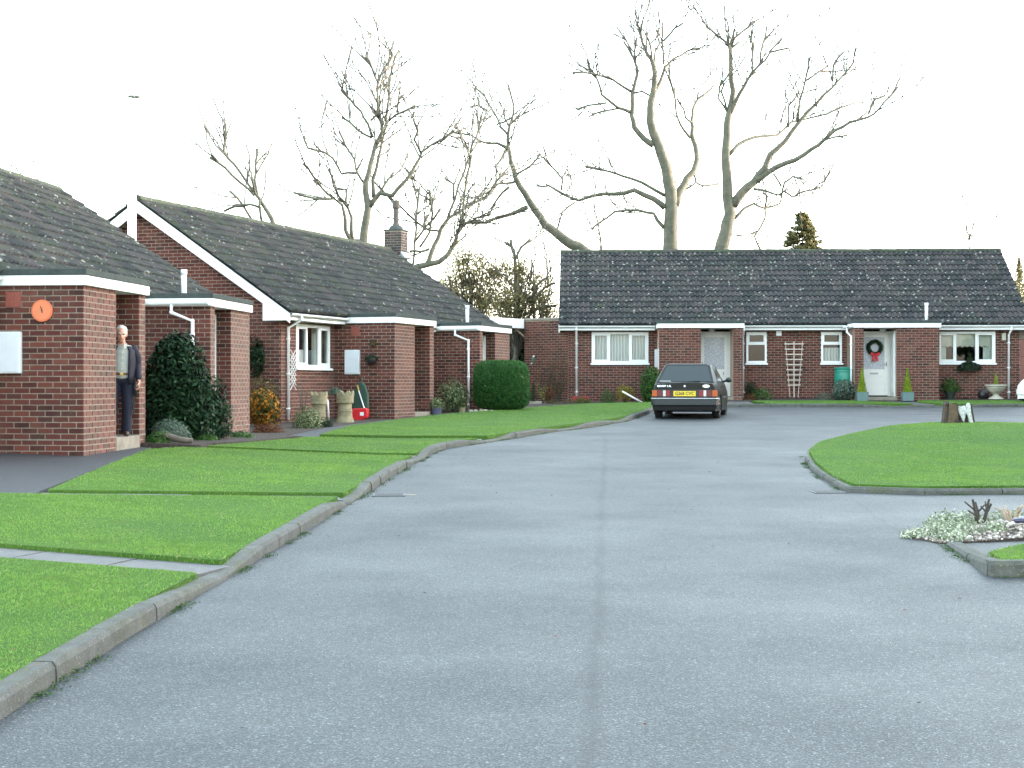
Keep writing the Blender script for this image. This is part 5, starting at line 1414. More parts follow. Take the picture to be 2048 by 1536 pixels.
leaf_mesh('foliage', np.array(q), np.array(nn), .05, .014, F_DARK, wr, .8)
BOW = M('red_ribbon', (.62, .010, .015), .5, .1); mb = MB()
for sg in (-1, 1):
    mb.prism([(0, -.20), (sg * .12, -.14), (sg * .15, -.20), (sg * .12, -.26)][::sg], -.10, -.06, 'y'); mb.prism([(0, -.22), (sg * .05, -.22), (sg * .11, -.42), (sg * .02, -.44)][::sg], -.085, -.07, 'y')
mb.ell((0, -.09, -.21), (.03, .03, .035), 8, 6); mb.build('bow', BOW, wr, bevel=.008)
potted('plant_pot', 'dark pot with an untidy green plant left of the stone urn', 1900, 798, 50.9, 24, 16, M('dark_pot', (.02, .035, .03), .5), (40, 28, 700, (.09, .03), F_MID, 'dome'))
wbx = thing('window_basket', 'trailing dark green basket under the blind-hung window', 'basket', wC((12.78, -.14, .86)), -.046)
mb = MB(); mb.prism([(-.28, .12), (-.2, -.05), (.2, -.05), (.28, .12)], -.11, .09, 'y'); mb.build('trough', BLACK, wbx)
bush('', '', '', (0, 0, -.02), (.38, .2, .26), 800, (.09, .045), F_DARK, 'dome', parent=wbx, stems=3, lump=.35); bush('', '', '', (.0, -.04, .1), (.12, .1, .46), 220, (.10, .04), F_DARK, 'cone', parent=wbx, stems=1)
ur = thing('stone_urn', 'wide pale stone urn on a foot with a tiny lime conifer', 'urn', P(1992, 798, 50.3))
k = 50.3 / F
mb = MB(); mb.lathe([(15 * k, 0), (14 * k, 2 * k), (8 * k, 5 * k), (5.5 * k, 8 * k), (6 * k, 10 * k), (14 * k, 15 * k), (19 * k, 22 * k), (20 * k, 25 * k), (22 * k, 26 * k), (22 * k, 29 * k), (19 * k, 29 * k), (17 * k, 24 * k)], 28); mb.build('bowl', STONE, ur, smooth=False)
mb = MB(); mb.lathe([(18 * k, 24 * k), (3 * k, 26 * k)], 16); mb.build('soil', SOIL, ur)
bush('', '', '', (0, 0, 26 * k), (5.5 * k, 5.5 * k, 27 * k), 700, (.04, .012), F_LIME, 'cone', parent=ur, stems=1)
bg_ = thing('bin_bag', 'black slumped bag behind the stone urn', 'bag', P(1967, 797, 51.0))
mb = MB(); mb.lathe([(.12, 0), (.17, .04), (.18, .14), (.13, .25), (.05, .29), (.03, .31)], 9, (0, 0, 0), 1, .8); mb.build('bag', BLACK, bg_, smooth=True)
# small fittings that belong to the far bungalow
mb = MB(); mb.box(6.68, 6.85, -.06, -.008, 1.94, 2.10); mb.build('vent_cover', WHITE, hC, bevel=.01)
mb = MB(); mb.box(13.83, 13.95, -.12, -.008, 1.78, 2.02); mb.build('wall_light', M('lamp_shade', (.42, .42, .33), .5), hC, bevel=.015)
mb = MB(); mb.box(2.84, 2.862, -1.45, -1.2, .86, 1.5); mb.build('meter_cover', WHITE, hC)
# garage past the right end
ga = thing('garage', 'flat-roofed brick garage with a pinkish door at the right edge', 'garage', (16.55, 54.2, .95), -.046)
mb = MB(); mb.box(0, .35, 0, 4, 0, 2.35); mb.box(2.85, 3.3, 0, 4, 0, 2.35); mb.box(.35, 2.85, 0.1, 4, 2.05, 2.35); mb.box(.35, 2.85, 3.8, 4, 0, 2.05); mb.build('wall', MORTAR, ga)
for i in range(7):
    mb = MB(); mb.box(.36, 2.84, .06, .09, .02 + i * .29, .30 + i * .29); mb.build('door_panel', M('pink_door', (.36, .16, .13), .6), ga, bevel=.006)
mm = []
for i in range(29):
    for a, b in ((0, .35), (2.85, 3.3)):
        s = a + (0 if i % 2 else -.11)
        while s < b - .03:
            p, q2 = max(s, a), min(s + BL, b); s += BL + BJ
            if q2 - p > .03: mm.append((np.eye(3), np.array([(p + q2) / 2, -.007, (i + .5) * CO]), (q2 - p) / BL))
joined('brickwork', BV, BF, mm, BRICK, ga)
mb = MB(); mb.box(-.1, 3.4, -.1, 4.1, 2.35, 2.5); mb.build('roof', FELT, ga)
# lamp column between the first two bungalows
lp = thing('lamp_post', 'white lamp column rising between the first and second roofs', 'lamp post', P(264, 0, 35.6).xy.to_3d() + Vector((0, 0, rz(35.6))))
top = P(270, 190, 35.6).z - rz(35.6)
mb = MB(); mb.lathe([(.13, 0), (.13, .9), (.10, .95), (.098, 4.5), (.085, top - .35), (.05, top - .3)], 16); mb.build('column', M('white_column', (.86, .87, .86), .4, .02), lp, smooth=True)
mb = MB(); mb.tube([(0, 0, top - .32), (.03, 0, top - .15), (.06, 0, top - .05)], .03, 8); mb.build('bracket', WHITE, lp)
mb = MB(); mb.lathe([(.05, -.07), (.15, -.045), (.155, -.03)], 16, (.06, 0, top)); mb.build('lens', M('lamp_lens', (.35, .40, .36), .3), lp)
mb = MB(); mb.lathe([(.16, -.03), (.13, .04), (.04, .07)], 16, (.06, 0, top)); mb.build('hood', M('white_column', (.8, .8, .8)), lp)
# tree stump on the green
sx, sy = 8.16, 29.6; st = thing('tree_stump', 'hollow weathered tree stump on the round green', 'stump', (sx, sy, zi(sx, sy) - .02))
STW = mk_bark('stump_wood', (.018, .014, .010), (.055, .040, .028), (.13, .095, .06)); STP = M('bleached_wood', (.46, .48, .46), .8, .5, 26, .6, 50)
def shard(mb, a0, a1, r0, r1, h0, h1, th=.05, n=6):
    pts = []
    for i in range(n + 1):
        a = a0 + (a1 - a0) * i / n; h = h0 + (h1 - h0) * (i / n) + rnd.uniform(-.03, .03)
        pts.append([(r0 * math.cos(a), r0 * math.sin(a), -.05), (r1 * math.cos(a), r1 * math.sin(a), h), ((r1 - th) * math.cos(a), (r1 - th) * math.sin(a), h - .02), ((r0 - th) * math.cos(a), (r0 - th) * math.sin(a), -.05)])
    b = len(mb.v)
    for r_ in pts: mb.v += r_
    for i in range(n):
        for k in range(3): mb.f.append((b + i * 4 + k, b + i * 4 + 4 + k, b + i * 4 + 5 + k, b + i * 4 + k + 1))
    mb.f.append(tuple(b + k for k in range(4))); mb.f.append(tuple(b + n * 4 + k for k in (3, 2, 1, 0)))
mb = MB(); shard(mb, R(165), R(262), .28, .235, .40, .38, .10); shard(mb, R(20), R(165), .27, .22, .22, .36, .07); shard(mb, R(-22), R(20), .27, .22, .36, .26, .045); mb.build('bark_shell', STW, st)
mb = MB(); mb.prism([(-.03, .27), (0, .33), (.05, .31), (.10, .34), (.13, .27), (.135, .36), (.17, .39), (.20, .37), (.22, .2), (.265, -.03), (.20, -.03), (.16, .14), (.12, .2), (.10, .1), (.085, .02), (.04, .1), (-.01, .2)], -.20, -.12, 'y')
mb.build('bleached_wood', STP, st, bevel=.015)
mb = MB(); mb.prism([(.19, .38), (.225, .37), (.30, -.03), (.255, -.03)], -.19, -.05, 'y'); mb.build('bark_edge', STW, st, bevel=.01)
mb = MB(); mb.prism([(-.29, -.03), (-.265, .37), (-.22, .385), (-.21, -.03)], -.21, -.05, 'y'); mb.build('bark_edge', STW, st, bevel=.01)
mb = MB(); mb.prism([(-.20, .30), (-.17, .385), (-.13, .35), (-.09, .37), (-.06, .33), (-.05, .12), (-.08, -.03), (-.22, -.03)], -.245, -.14, 'y'); mb.build('split_face', M('stump_face', (.10, .068, .040), .85, .35, 18, .6, 40), st, bevel=.012)
mb = MB(); mb.prism([(-.10, -.03), (-.08, .31), (-.02, .30), (.04, .2), (.10, .24), (.16, .22), (.2, -.03)], -.13, -.03, 'y'); mb.build('heartwood', STW, st, bevel=.01)
mb = MB(); mb.lathe([(.2, -.05), (.19, .06), (.03, .12)], 12); mb.build('rotten_core', SOIL, st)
# ---- gravel bed by the drive
zb = lambda x, y: rz(y) + 0.008 + 0.06 * math.exp(-((x - 4.6) / .8) ** 2 - ((y - 14.5) / .6) ** 2)
BED = [(3.42, 14.2), (3.62, 13.62), (4.4, 13.85), (6.5, 14.5), (7.5, 16.2), (5.2, 15.6), (4.35, 15.3), (3.85, 14.75)]
sheet('flower_bed', BED, zb, .25, SOIL, .06)
q = []; n = 0
def in_bed(): 
    while True:
        x, y = rnd.uniform(3.4, 6.6), rnd.uniform(13.6, 16.2)
        if inside(BED, x, y): return x, y
ico = [(0, 0, 1), (.89, 0, .45), (.28, .85, .45), (-.72, .53, .45), (-.72, -.53, .45), (.28, -.85, .45), (.72, .53, -.45), (-.28, .85, -.45), (-.89, 0, -.45), (-.28, -.85, -.45), (.72, -.53, -.45), (0, 0, -1)]
icf = [(0, 1, 2), (0, 2, 3), (0, 3, 4), (0, 4, 5), (0, 5, 1), (1, 6, 2), (2, 7, 3), (3, 8, 4), (4, 9, 5), (5, 10, 1), (6, 7, 2), (7, 8, 3), (8, 9, 4), (9, 10, 5), (10, 6, 1), (11, 7, 6), (11, 8, 7), (11, 9, 8), (11, 10, 9), (11, 6, 10)]
IC = np.array(ico); VV = []; FF = []
for i in range(4200):
    x, y = in_bed(); r = rnd.uniform(.008, .017) * (1.7 if rnd.random() < .06 else 1); s = np.array([r * rnd.uniform(.8, 1.4), r * rnd.uniform(.8, 1.3), r * .75])
    a = rnd.uniform(0, 6.28); v = IC * s; v = np.stack([v[:, 0] * math.cos(a) - v[:, 1] * math.sin(a), v[:, 0] * math.sin(a) + v[:, 1] * math.cos(a), v[:, 2]], 1)
    VV.append(v + np.array([x, y, zb(x, y) + r * .4])); FF.append(np.array(icf) + i * 12)
t = NT('pebble'); PEB = t.set(Base_Color=t.ramp(t.rand(), [(0, (.10, .075, .06)), (.4, (.22, .18, .15)), (.75, (.33, .29, .25)), (.9, (.62, .62, .6)), (1, (.75, .76, .75))]), Roughness=.7)
tag(link('gravel', np_mesh('gravel', np.concatenate(VV), np.concatenate(FF)), None, PEB), 'pale mixed pebbles covering the bed by the drive', 'gravel', kind='stuff')
for i, (x, y, rx, ry, h, lb) in enumerate([(3.58, 14.1, .18, .16, .07, 'silvery mat plant at the pointed tip of the gravel bed'), (3.86, 14.2, .25, .28, .11, 'largest silvery mat plant spreading over the left of the gravel bed'), (4.1, 14.75, .30, .25, .12, 'silvery mat plant along the back of the gravel bed'), (3.78, 13.8, .16, .12, .07, 'silvery mat plant spilling onto the tarmac at the bed front'), (4.75, 15.25, .36, .16, .11, 'silvery mat plant behind the pruned rose stumps'), (4.25, 14.2, .12, .12, .09, 'small blue-white silvery tuft in the middle of the gravel')]):
    bush('mat_plant', lb, 'plant', (x, y, zb(x, y) - .01), (rx, ry, h), int(9000 * rx * ry * 1.6) + 260, (.032, .018), F_SILVER, 'dome', .7, .4, 'silvery mat plants in the gravel bed', 0, .9)
    bush('', '', '', (x, y, zb(x, y) - .015), (rx * .95, ry * .95, h * .75), int(2500 * rx * ry) + 80, (.04, .02), F_VAR, 'dome', .9, .3, None, 0, .9, parent=bpy.data.objects[-1] if False else [o for o in COL.objects if o.get('label') == lb][0]) if False else None
def rose(label, px, base, Y, hpx, seed):
    k = Y / F; g = random.Random(seed); root = thing('rose_stump', label, 'rose', (P(px, base, Y).x, Y, zb(P(px, base, Y).x, Y))); mb = MB(); h = hpx * k
    for i in range(5):
        a = g.uniform(0, 6.28); l = h * g.uniform(.55, 1); p = [Vector((math.cos(a) * .03, math.sin(a) * .03, -.03)), Vector((math.cos(a) * .07, math.sin(a) * .05, l * .55)), Vector((math.cos(a) * .10 + g.gauss(0, .02), math.sin(a) * .08, l))]
        mb.tube(p, [.016, .013, .010], 6); e = p[1] + Vector((g.gauss(0, .06), g.gauss(0, .04), l * .35)); mb.tube([p[1], e], [.009, .007], 5)
    mb.build('stems', BARKD if seed % 2 else WOOD, root); return root
rose('pruned rose stump with upright thorny stems in the gravel bed', 1958, 1045, 14.7, 54, 3)
rose('pruned rose stump with a forked dark stem at the right edge of the bed', 2022, 1040, 14.9, 40, 4)
orn = thing('garden_light', 'flat dark round garden light among the pebbles', 'garden light', (4.62, 14.62, zb(4.62, 14.62) + .01))
mb = MB(); mb.lathe([(.05, 0), (.085, .01), (.09, .025), (.07, .04), (.03, .045)], 16); mb.build('body', M('dark_blue_plastic', (.03, .025, .06), .3), orn, smooth=True)
mb = MB(); mb.lathe([(.028, .045), (.02, .06)], 12); mb.build('lens', GREYM, orn)
# gully grates
for px, py, lb in ((778, 990, 'iron gully grate against the left kerb'), (1655, 984, 'iron gully grate beside the round green')):
    x, y = G(px, py); gl = thing('gully_grate', lb, 'drain', (x, y, rz(y) - .004), R(3), 'road gully grates'); IRON = M('cast_iron', (.05, .055, .06), .5, .3, 20, .3)
    mb = MB(); mb.box(-.19, .19, -.2, -.17, 0, .01); mb.box(-.19, .19, .17, .2, 0, .01); mb.box(-.19, -.16, -.17, .17, 0, .01); mb.box(.16, .19, -.17, .17, 0, .01); mb.build('frame', IRON, gl)
    for i in range(7):
        mb = MB(); mb.box(-.16, .16, -.16 + i * .048, -.135 + i * .048, 0, .008); mb.build('bar', IRON, gl)
    mb = MB(); mb.box(.165, .30, -.05, .09, .0, .006); mb.build('worn_edge', STEPC, gl)
# weeds along the kerb and a few fallen leaves
g = nr; pts = []
for poly, dens in ((KL, 26), (ISL, 26), ([(3.62, 13.5), (3.54, 12.6), (3.42, 11.62)], 36), ([(3.44, 11.6), (9.0, 11.5)], 34)):
    S = arclen(poly); n = int(S[-1] * dens)
    for _ in range(n):
        s = rnd.uniform(0, S[-1]); p, d = at_len(poly, S, s)
        if not 5.5 < p.y < 40: continue
        if math.sin(s * 3.1) + math.sin(s * 7.3 + 1) * .8 + rnd.gauss(0, .5) < .45: continue
        sd = -1 if poly is KL or poly[0][0] > 3.4 and poly is not ISL else 1
        c = Vector((p.x, p.y)) + Vector((-d.y, d.x)) * sd * rnd.uniform(.005, .03)
        for _ in range(14): pts.append((c.x + rnd.gauss(0, .03), c.y + rnd.gauss(0, .03), rz(c.y) + rnd.uniform(.002, .018)))
q = np.array(pts); o = leaf_mesh('kerb_weeds', q, np.tile([0, 0, 1.], (len(q), 1)), .022, .008, F_MID, None, .8)
tag(o, 'small green weeds growing along the kerb edges', 'weeds', kind='stuff')
q = []
for _ in range(170):
    y = rnd.uniform(6.5, 30); x = rnd.uniform(-1.9, 3.2) if rnd.random() < .5 else rnd.uniform(-6, -2.2); z = rz(y) + .012 if x > -2 else lz(x, y) + .045
    q.append((x, y, z))
o = leaf_mesh('fallen_leaves', np.array(q), np.tile([0, 0, 1.], (len(q), 1)), .035, .022, F_RUST, None, .25)
tag(o, 'scattered brown fallen leaves on road and lawns', 'leaves', kind='stuff')
# ---------------------------------------------------------------- cars
def text_mesh(s, size, mat, parent, loc, rot, name='lettering', depth=.002, align='CENTER', bold=0.0, sx=1.0):
    cu = bpy.data.curves.new(name, 'FONT'); cu.body = s; cu.size = size; cu.extrude = depth; cu.align_x = align; cu.align_y = 'CENTER'; cu.offset = bold
    o = bpy.data.objects.new(name, cu); COL.objects.link(o); bpy.context.view_layer.update()
    me = bpy.data.meshes.new_from_object(o.evaluated_get(bpy.context.evaluated_depsgraph_get()))
    bpy.data.objects.remove(o); me.materials.clear()
    q = link(name, me, parent, mat, loc, rot); q.scale = (sx, 1, 1); return q
def lens_mat(name, c):
    t = NT(name); return t.set(Base_Color=c, Roughness=.2, Specular_IOR_Level=.5)
L_RED = lens_mat('red_lens', (.20, .004, .012)); L_AMB = lens_mat('amber_lens', (.38, .07, .006)); L_WHT = lens_mat('clear_lens', (.55, .55, .55)); L_DRED = lens_mat('deep_red_lens', (.10, .003, .010))
TYRE = M('tyre_rubber', (.018, .018, .019), .8, .15); ALLOY = M('wheel_metal', (.42, .43, .44), .35, .08, 8, 0, 60, .7)
t = NT('car_glass'); CGLASS = t.set(Base_Color=(.012, .022, .024), Roughness=.04, Specular_IOR_Level=.42)
def paint(name, c):
    t = NT(name); p = t.obj(); c2 = t.ramp(t.noise(p, 3, 3), [(.3, sc3(c, .9)), (.7, sc3(c, 1.1))])
    return t.set(Base_Color=c2, Roughness=.35, Metallic=.0, Specular_IOR_Level=.2, Coat_Weight=.12, Coat_Roughness=.05)
BUMP = M('bumper_plastic', (.020, .026, .029), .55, .08); TRIM = M('bright_trim', (.55, .57, .58), .25, .05, 8, 0, 60, .8); UNDER = M('underbody', (.006, .006, .007), .9)
def car(label, loc, rot, pnt, plate):
    root = thing('parked_car', label, 'car', loc, rot)
    WC = (.80, 3.20); WR = .285; AR = .345
    def zbot(y):
        z = .20
        for c in WC:
            d = abs(y - c)
            if d < AR: z = max(z, .275 + math.sqrt(AR * AR - d * d))
        return z
    ST = [(0.06, .70, .765, .70, .865), (.14, .76, .80, .745, .885), (.45, .79, .82, .77, .90), (1.2, .80, .828, .785, .905), (2.1, .80, .828, .785, .90), (2.9, .80, .82, .775, .885), (3.15, .79, .815, .765, .865), (3.6, .775, .795, .735, .79), (3.9, .74, .755, .69, .715), (4.0, .68, .70, .63, .66)]
    def st(y):
        for a, b in zip(ST, ST[1:]):
            if a[0] <= y <= b[0]:
                f = (y - a[0]) / (b[0] - a[0]); return [a[i] + (b[i] - a[i]) * f for i in range(1, 5)]
        return ST[-1][1:]
    ysn = sorted(set([round(.06 + i * .0591, 4) for i in range(67)] + [s[0] for s in ST]))
    mb = MB(); rings = []
    for y in ysn:
        hb, hm, hs_, zt = st(y); zb_ = zbot(y); zm = max(.52, zb_ + .03); e = .0 if y > .1 else .02
        half = [(0, zb_ + .02), (hb * .97, zb_ + .01), (hb + (hm - hb) * .6, zb_), (hm, zm), (hm - .004, max(zm + .03, .60)), (hs_, zt - .045), (hs_ - .035, zt - .005), (hs_ * .6, zt + .012), (0, zt + .018)]
        rings.append([(x, y, z) for x, z in half] + [(-x, y, z) for x, z in half[-2:0:-1]])
    m = len(rings[0])
    for r_ in rings: mb.v += r_
    for i in range(len(rings) - 1):
        for k in range(m): mb.f.append((i * m + k, i * m + (k + 1) % m, (i + 1) * m + (k + 1) % m, (i + 1) * m + k))
    mb.f.append(tuple(range(m - 1, -1, -1))); mb.f.append(tuple((len(rings) - 1) * m + k for k in range(m)))
    body = mb.build('body', pnt, root, smooth=True); es = body.modifiers.new('edge', 'EDGE_SPLIT'); es.split_angle = R(35)
    mb = MB(); mb.box(-.72, .72, .25, 3.85, .17, .34); mb.box(-.5, .5, .4, 3.6, .3, .6); mb.build('underbody', UNDER, root)
    # cabin
    bw, rw = .765, .585
    base = [(-.71, .13, .885), (.71, .13, .885), (bw, .5, .895), (bw, 2.1, .89), (bw - .01, 2.85, .875), (-bw + .01, 2.85, .875), (-bw, 2.1, .89), (-bw, .5, .895)]
    roof = [(-rw + .03, .80, 1.315), (rw - .03, .80, 1.315), (rw, 1.0, 1.325), (rw + .005, 1.7, 1.33), (rw - .02, 2.12, 1.31), (-rw + .02, 2.12, 1.31), (-rw - .005, 1.7, 1.33), (-rw, 1.0, 1.325)]
    top = [(x * .80, y + (.06 if y < 1.2 else -.08 if y > 1.9 else 0), z + .035) for x, y, z in roof]
    mb = MB(); n = 8; mb.v = base + roof + top
    for i in range(n):
        j = (i + 1) % n; mb.f += [(i, j, n + j, n + i), (n + i, n + j, 2 * n + j, 2 * n + i)]
    mb.f.append(tuple(2 * n + i for i in range(n)))
    mb.build('cabin', pnt, root, bevel=.02)
    def glass(quad, name, ins, off):
        q = [Vector(p) for p in quad]; c = sum(q, Vector()) / len(q); nn = (q[1] - q[0]).cross(q[-1] - q[0]).normalized()
        q2 = [c + (p - c) * ins + nn * off for p in q]; q3 = [p - nn * .02 for p in q2]
        mb = MB(); k = len(q2); mb.v = [tuple(p) for p in q2 + q3]; mb.f = [tuple(range(k))] + [(i, k + i, k + (i + 1) % k, (i + 1) % k) for i in range(k)]
        return mb.build(name, CGLASS, root)
    V3 = lambda a, b, f: tuple(a[i] + (b[i] - a[i]) * f for i in range(3))
    rs = glass([base[0], base[1], roof[1], roof[0]], 'rear_window', .90, .006)
    glass([base[4], base[5], roof[5], roof[4]], 'windscreen', .90, .006)
    for s in (0, 1):
        B0, B1, B2 = (base[2], base[3], base[4]) if s == 0 else (base[7], base[6], base[5]); T0, T1, T2 = (roof[2], roof[3], roof[4]) if s == 0 else (roof[7], roof[6], roof[5])
        a = [B0, B1, T1, T0]; b = [B1, B2, T2, T1]
        if s: a = a[::-1]; b = b[::-1]
        glass(a, 'side_window', .86, .006); glass(b, 'side_window', .84, .006)
        mb = MB(); sx = 1 if s == 0 else -1
        mb.ell((sx * .90, 2.52, .955), (.085, .045, .065), 12, 8); mb.tube([(sx * .75, 2.56, .91), (sx * .86, 2.53, .94)], .025, 6); mb.build('mirror', BUMP if pnt.name != 'white_car_paint' else pnt, root, smooth=True)
        for y in (1.25, 2.28):
            mb = MB(); mb.box(*sorted((sx * .80, sx * .823)), y, y + .16, .775, .80); mb.build('door_handle', BLACK, root)
        mb = MB(); mb.box(*sorted((sx * .815, sx * .838)), 1.17, 2.83, .50, .545); mb.build('side_strip', BUMP, root, bevel=.006)
    # wheels
    for y in WC:
        for sx in (-1, 1):
            mb = MB(); prof = [(.17, -.075), (.25, -.085), (.28, -.065), (WR, -.03), (WR, .03), (.28, .065), (.25, .085), (.17, .075)]
            nseg = 24
            for (r_, x_) in prof:
                for k in range(nseg):
                    a = 2 * math.pi * k / nseg; mb.v.append((sx * .715 + x_, y + r_ * math.cos(a), WR + r_ * math.sin(a)))
            for i in range(len(prof)):
                for k in range(nseg):
                    j = (i + 1) % len(prof); mb.f.append((i * nseg + k, i * nseg + (k + 1) % nseg, j * nseg + (k + 1) % nseg, j * nseg + k))
            wh = mb.build('wheel', TYRE, root, smooth=True)
            mb = MB(); mb.prism([(y + .18 * math.cos(2 * math.pi * k / 20), WR + .18 * math.sin(2 * math.pi * k / 20)) for k in range(20)], sx * .70, sx * .768, 'x'); mb.build('rim', ALLOY, wh, bevel=.01)
            mb = MB(); mb.prism([(y + .05 * math.cos(2 * math.pi * k / 12), WR + .05 * math.sin(2 * math.pi * k / 12)) for k in range(12)], sx * .769, sx * .78, 'x'); mb.build('hub_cap', BUMP, wh)
        mb = MB(); mb.tube([(-.72, y, WR), (.72, y, WR)], .04, 6); mb.build('axle', UNDER, root)
    # rear
    def wrap(z0, z1, dp, name, mat, hw=.80, y0=-.03):
        mb = MB(); poly = [(-hw, .34), (-hw - .0, .10), (-hw + .06, y0 + .02), (-hw + .12, y0), (hw - .12, y0), (hw - .06, y0 + .02), (hw, .10), (hw, .34), (hw - dp, .34), (hw - dp, .12), (-hw + dp, .12), (-hw + dp, .34)]
        mb.prism(poly, z0, z1, 'z'); return mb.build(name, mat, root, bevel=.012)
    bm = wrap(.335, .485, .05, 'rear_bumper', BUMP, .83, -.04)
    wrap(.487, .513, .05, 'bumper_strip', TRIM, .838, -.048)
    mb = MB(); mb.hexa([(-.74, .02, .20), (.74, .02, .20), (.74, .25, .20), (-.74, .25, .20)], [(-.80, .0, .335), (.80, .0, .335), (.80, .25, .335), (-.80, .25, .335)]); mb.build('rear_apron', UNDER, root, bevel=.02)
    if plate:
        mb = MB(); mb.box(-.74, .74, .035, .08, .53, .715); mb.build('rear_panel', BLACK, root)
        mb = MB(); mb.box(-.27, .27, .012, .034, .555, .68); pl = mb.build('number_plate', M('yellow_plate', (.72, .52, .015), .35, .03), root, bevel=.004)
        text_mesh(plate, .112, BLACK, pl, (0, .010, .617), (R(90), 0, 0), 'lettering', .001, 'CENTER', .0025, .92)
        for sx in (-1, 1):
            mb = MB(); mb.box(*sorted((sx * .34, sx * .795)), .03, .075, .545, .705); cl_ = mb.build('rear_light', BLACK, root)
            for x0, x1, mt in ((.35, .455, L_RED), (.46, .525, L_WHT), (.53, .665, L_DRED), (.67, .795, L_AMB)):
                mb = MB(); mb.box(*sorted((sx * x0, sx * x1)), .014, .0295, .552, .698); mb.build('lens', mt, cl_, bevel=.004)
            mb = MB(); mb.box(*sorted((sx * .62, sx * .80)), .50, .515, .11, .26); mb.build('mud_flap', UNDER, root)
        text_mesh('ESCORT 1.4L', .06, TRIM, root, (-.50, .052, .80), (R(82), 0, 0), 'lettering', .003, 'CENTER', .002)
        mb = MB(); q = [(.09 * math.cos(2 * math.pi * k / 20), .04 * math.sin(2 * math.pi * k / 20)) for k in range(20)]; mb.prism([(x + .52, z + .80) for x, z in q], .045, .06, 'y'); mb.build('badge', TRIM, root)
        mb = MB(); mb.prism([(.025 * math.cos(2 * math.pi * k / 12), .025 * math.sin(2 * math.pi * k / 12) + .80) for k in range(12)], .04, .06, 'y'); mb.build('boot_lock', WHITE, root)
        mb = MB(); mb.bar((-.10, .135, .905), (.36, .17, .925), .02, .012); mb.build('rear_wiper', BLACK, root)
        mb = MB(); mb.box(.30, .40, -.01, .3, .2, .24); mb.tube([(-.45, -.02, .2), (-.45, .3, .2)], .022, 8); mb.build('exhaust', UNDER, root)
        mb = MB(); mb.box(-.62, -.35, .17, .19, .905, .93); mb.build('window_sticker', WHITE, rs)
        mb = MB(); mb.box(-.02, .02, .80, .82, 1.26, 1.30); mb.build('high_catch', BLACK, root)
    # front
    mb = MB(); mb.prism([(-.78, 3.62), (-.78, 3.92), (-.62, 4.06), (.62, 4.06), (.78, 3.92), (.78, 3.62)], .33, .50, 'z'); mb.build('front_bumper', BUMP if plate else pnt, root, bevel=.02)
    mb = MB(); mb.box(-.40, .40, 3.98, 4.012, .53, .62); mb.build('grille', BLACK, root)
    for sx in (-1, 1):
        mb = MB(); mb.hexa([(sx * .42, 4.0, .53), (sx * .66, 3.93, .53), (sx * .66, 3.85, .53), (sx * .42, 3.9, .53)][::sx], [(sx * .42, 3.985, .645), (sx * .66, 3.91, .645), (sx * .66, 3.85, .645), (sx * .42, 3.9, .645)][::sx]); mb.build('headlight', L_WHT, root, bevel=.006)
    return root
cx, cy = P(1369, 838, 39.2).xy
car('dark grey-green hatchback parked before the far bungalow, yellow rear plate', (cx, cy, rz(cy) + .004), R(-11.5), paint('dark_green_paint', (.005, .008, .008)), 'G268 CVC')
wx, wy = P(2040, 800, 48.6).xy
fwd = Vector((-.62, -.78)).normalized(); ro = math.atan2(fwd.y, fwd.x) - R(90)
wl = Vector((wx + .62, wy)) - fwd * 4.0
car('white car whose nose shows at the right edge of the street', (wl.x, wl.y, rz(48) + .03), ro, paint('white_car_paint', (.72, .73, .73)), None)

# ---------------------------------------------------------------- the man in the porch
def skin_mat(name, c):
    t = NT(name); p = t.obj(); q = t.ramp(t.noise(p, 12, 3), [(.3, sc3(c, .85)), (.7, sc3(c, 1.12))])
    return t.set(Base_Color=q, Roughness=.5, Subsurface_Weight=.15, Subsurface_Radius=(.012, .005, .003))
SKIN = skin_mat('skin', (.52, .27, .20)); HAIR = M('white_hair', (.62, .61, .58), .7, .15, 60, .6, 200)
SHIRT = M('pale_shirt', (.34, .355, .33), .85, .12, 12, .3, 60); NAVY = M('navy_trousers', (.005, .007, .022), .85, .2, 10, .3, 60); JACK = M('navy_jacket', (.006, .006, .018), .75, .2, 10, .3, 60)
SHOE = M('brown_shoe', (.035, .020, .013), .45, .15); BELT = M('brown_belt', (.10, .045, .015), .5)
mp = wA((4.72, -1.40, -.010))
man = thing('person', 'white-haired man in pale shirt and open navy jacket standing in the porch', 'person', mp, R(15)); man.rotation_euler = (R(2.5), R(2.2), R(15))
def limb(mb, pts, rad, n=10):
    mb.tube(pts, rad, n)
    for p, r in zip(pts, rad): mb.ell(p, r * 1.0, n, 6)
def fuse(mb, name, mat, voxel, smooth=6, parent=None):
    o = mb.build(name, mat, parent or man, smooth=True)
    m = o.modifiers.new('fuse', 'REMESH'); m.mode = 'VOXEL'; m.voxel_size = voxel; m.use_smooth_shade = True
    s = o.modifiers.new('soften', 'SMOOTH'); s.iterations = smooth; s.factor = .5
    return o
hx, hy, hz = -.02, -.05, 1.525             # head centre (he faces -y)
mb = MB()
mb.ell((hx, hy + .012, hz + .025), (.074, .092, .088), 20, 14)       # skull
mb.ell((hx, hy - .025, hz - .035), (.058, .066, .078), 18, 12)       # face
mb.ell((hx, hy - .040, hz - .092), (.036, .036, .024), 12, 8)        # chin
mb.ell((hx, hy - .098, hz - .016), (.012, .018, .024), 10, 8); mb.ell((hx, hy - .108, hz - .030), (.015, .013, .011), 10, 8)   # nose
for s in (-1, 1):
    mb.ell((hx + s * .076, hy + .012, hz - .01), (.010, .020, .030), 8, 8)
    mb.ell((hx + s * .032, hy - .076, hz + .016), (.024, .014, .009), 8, 6); mb.ell((hx + s * .036, hy - .062, hz - .032), (.020, .018, .018), 8, 6)
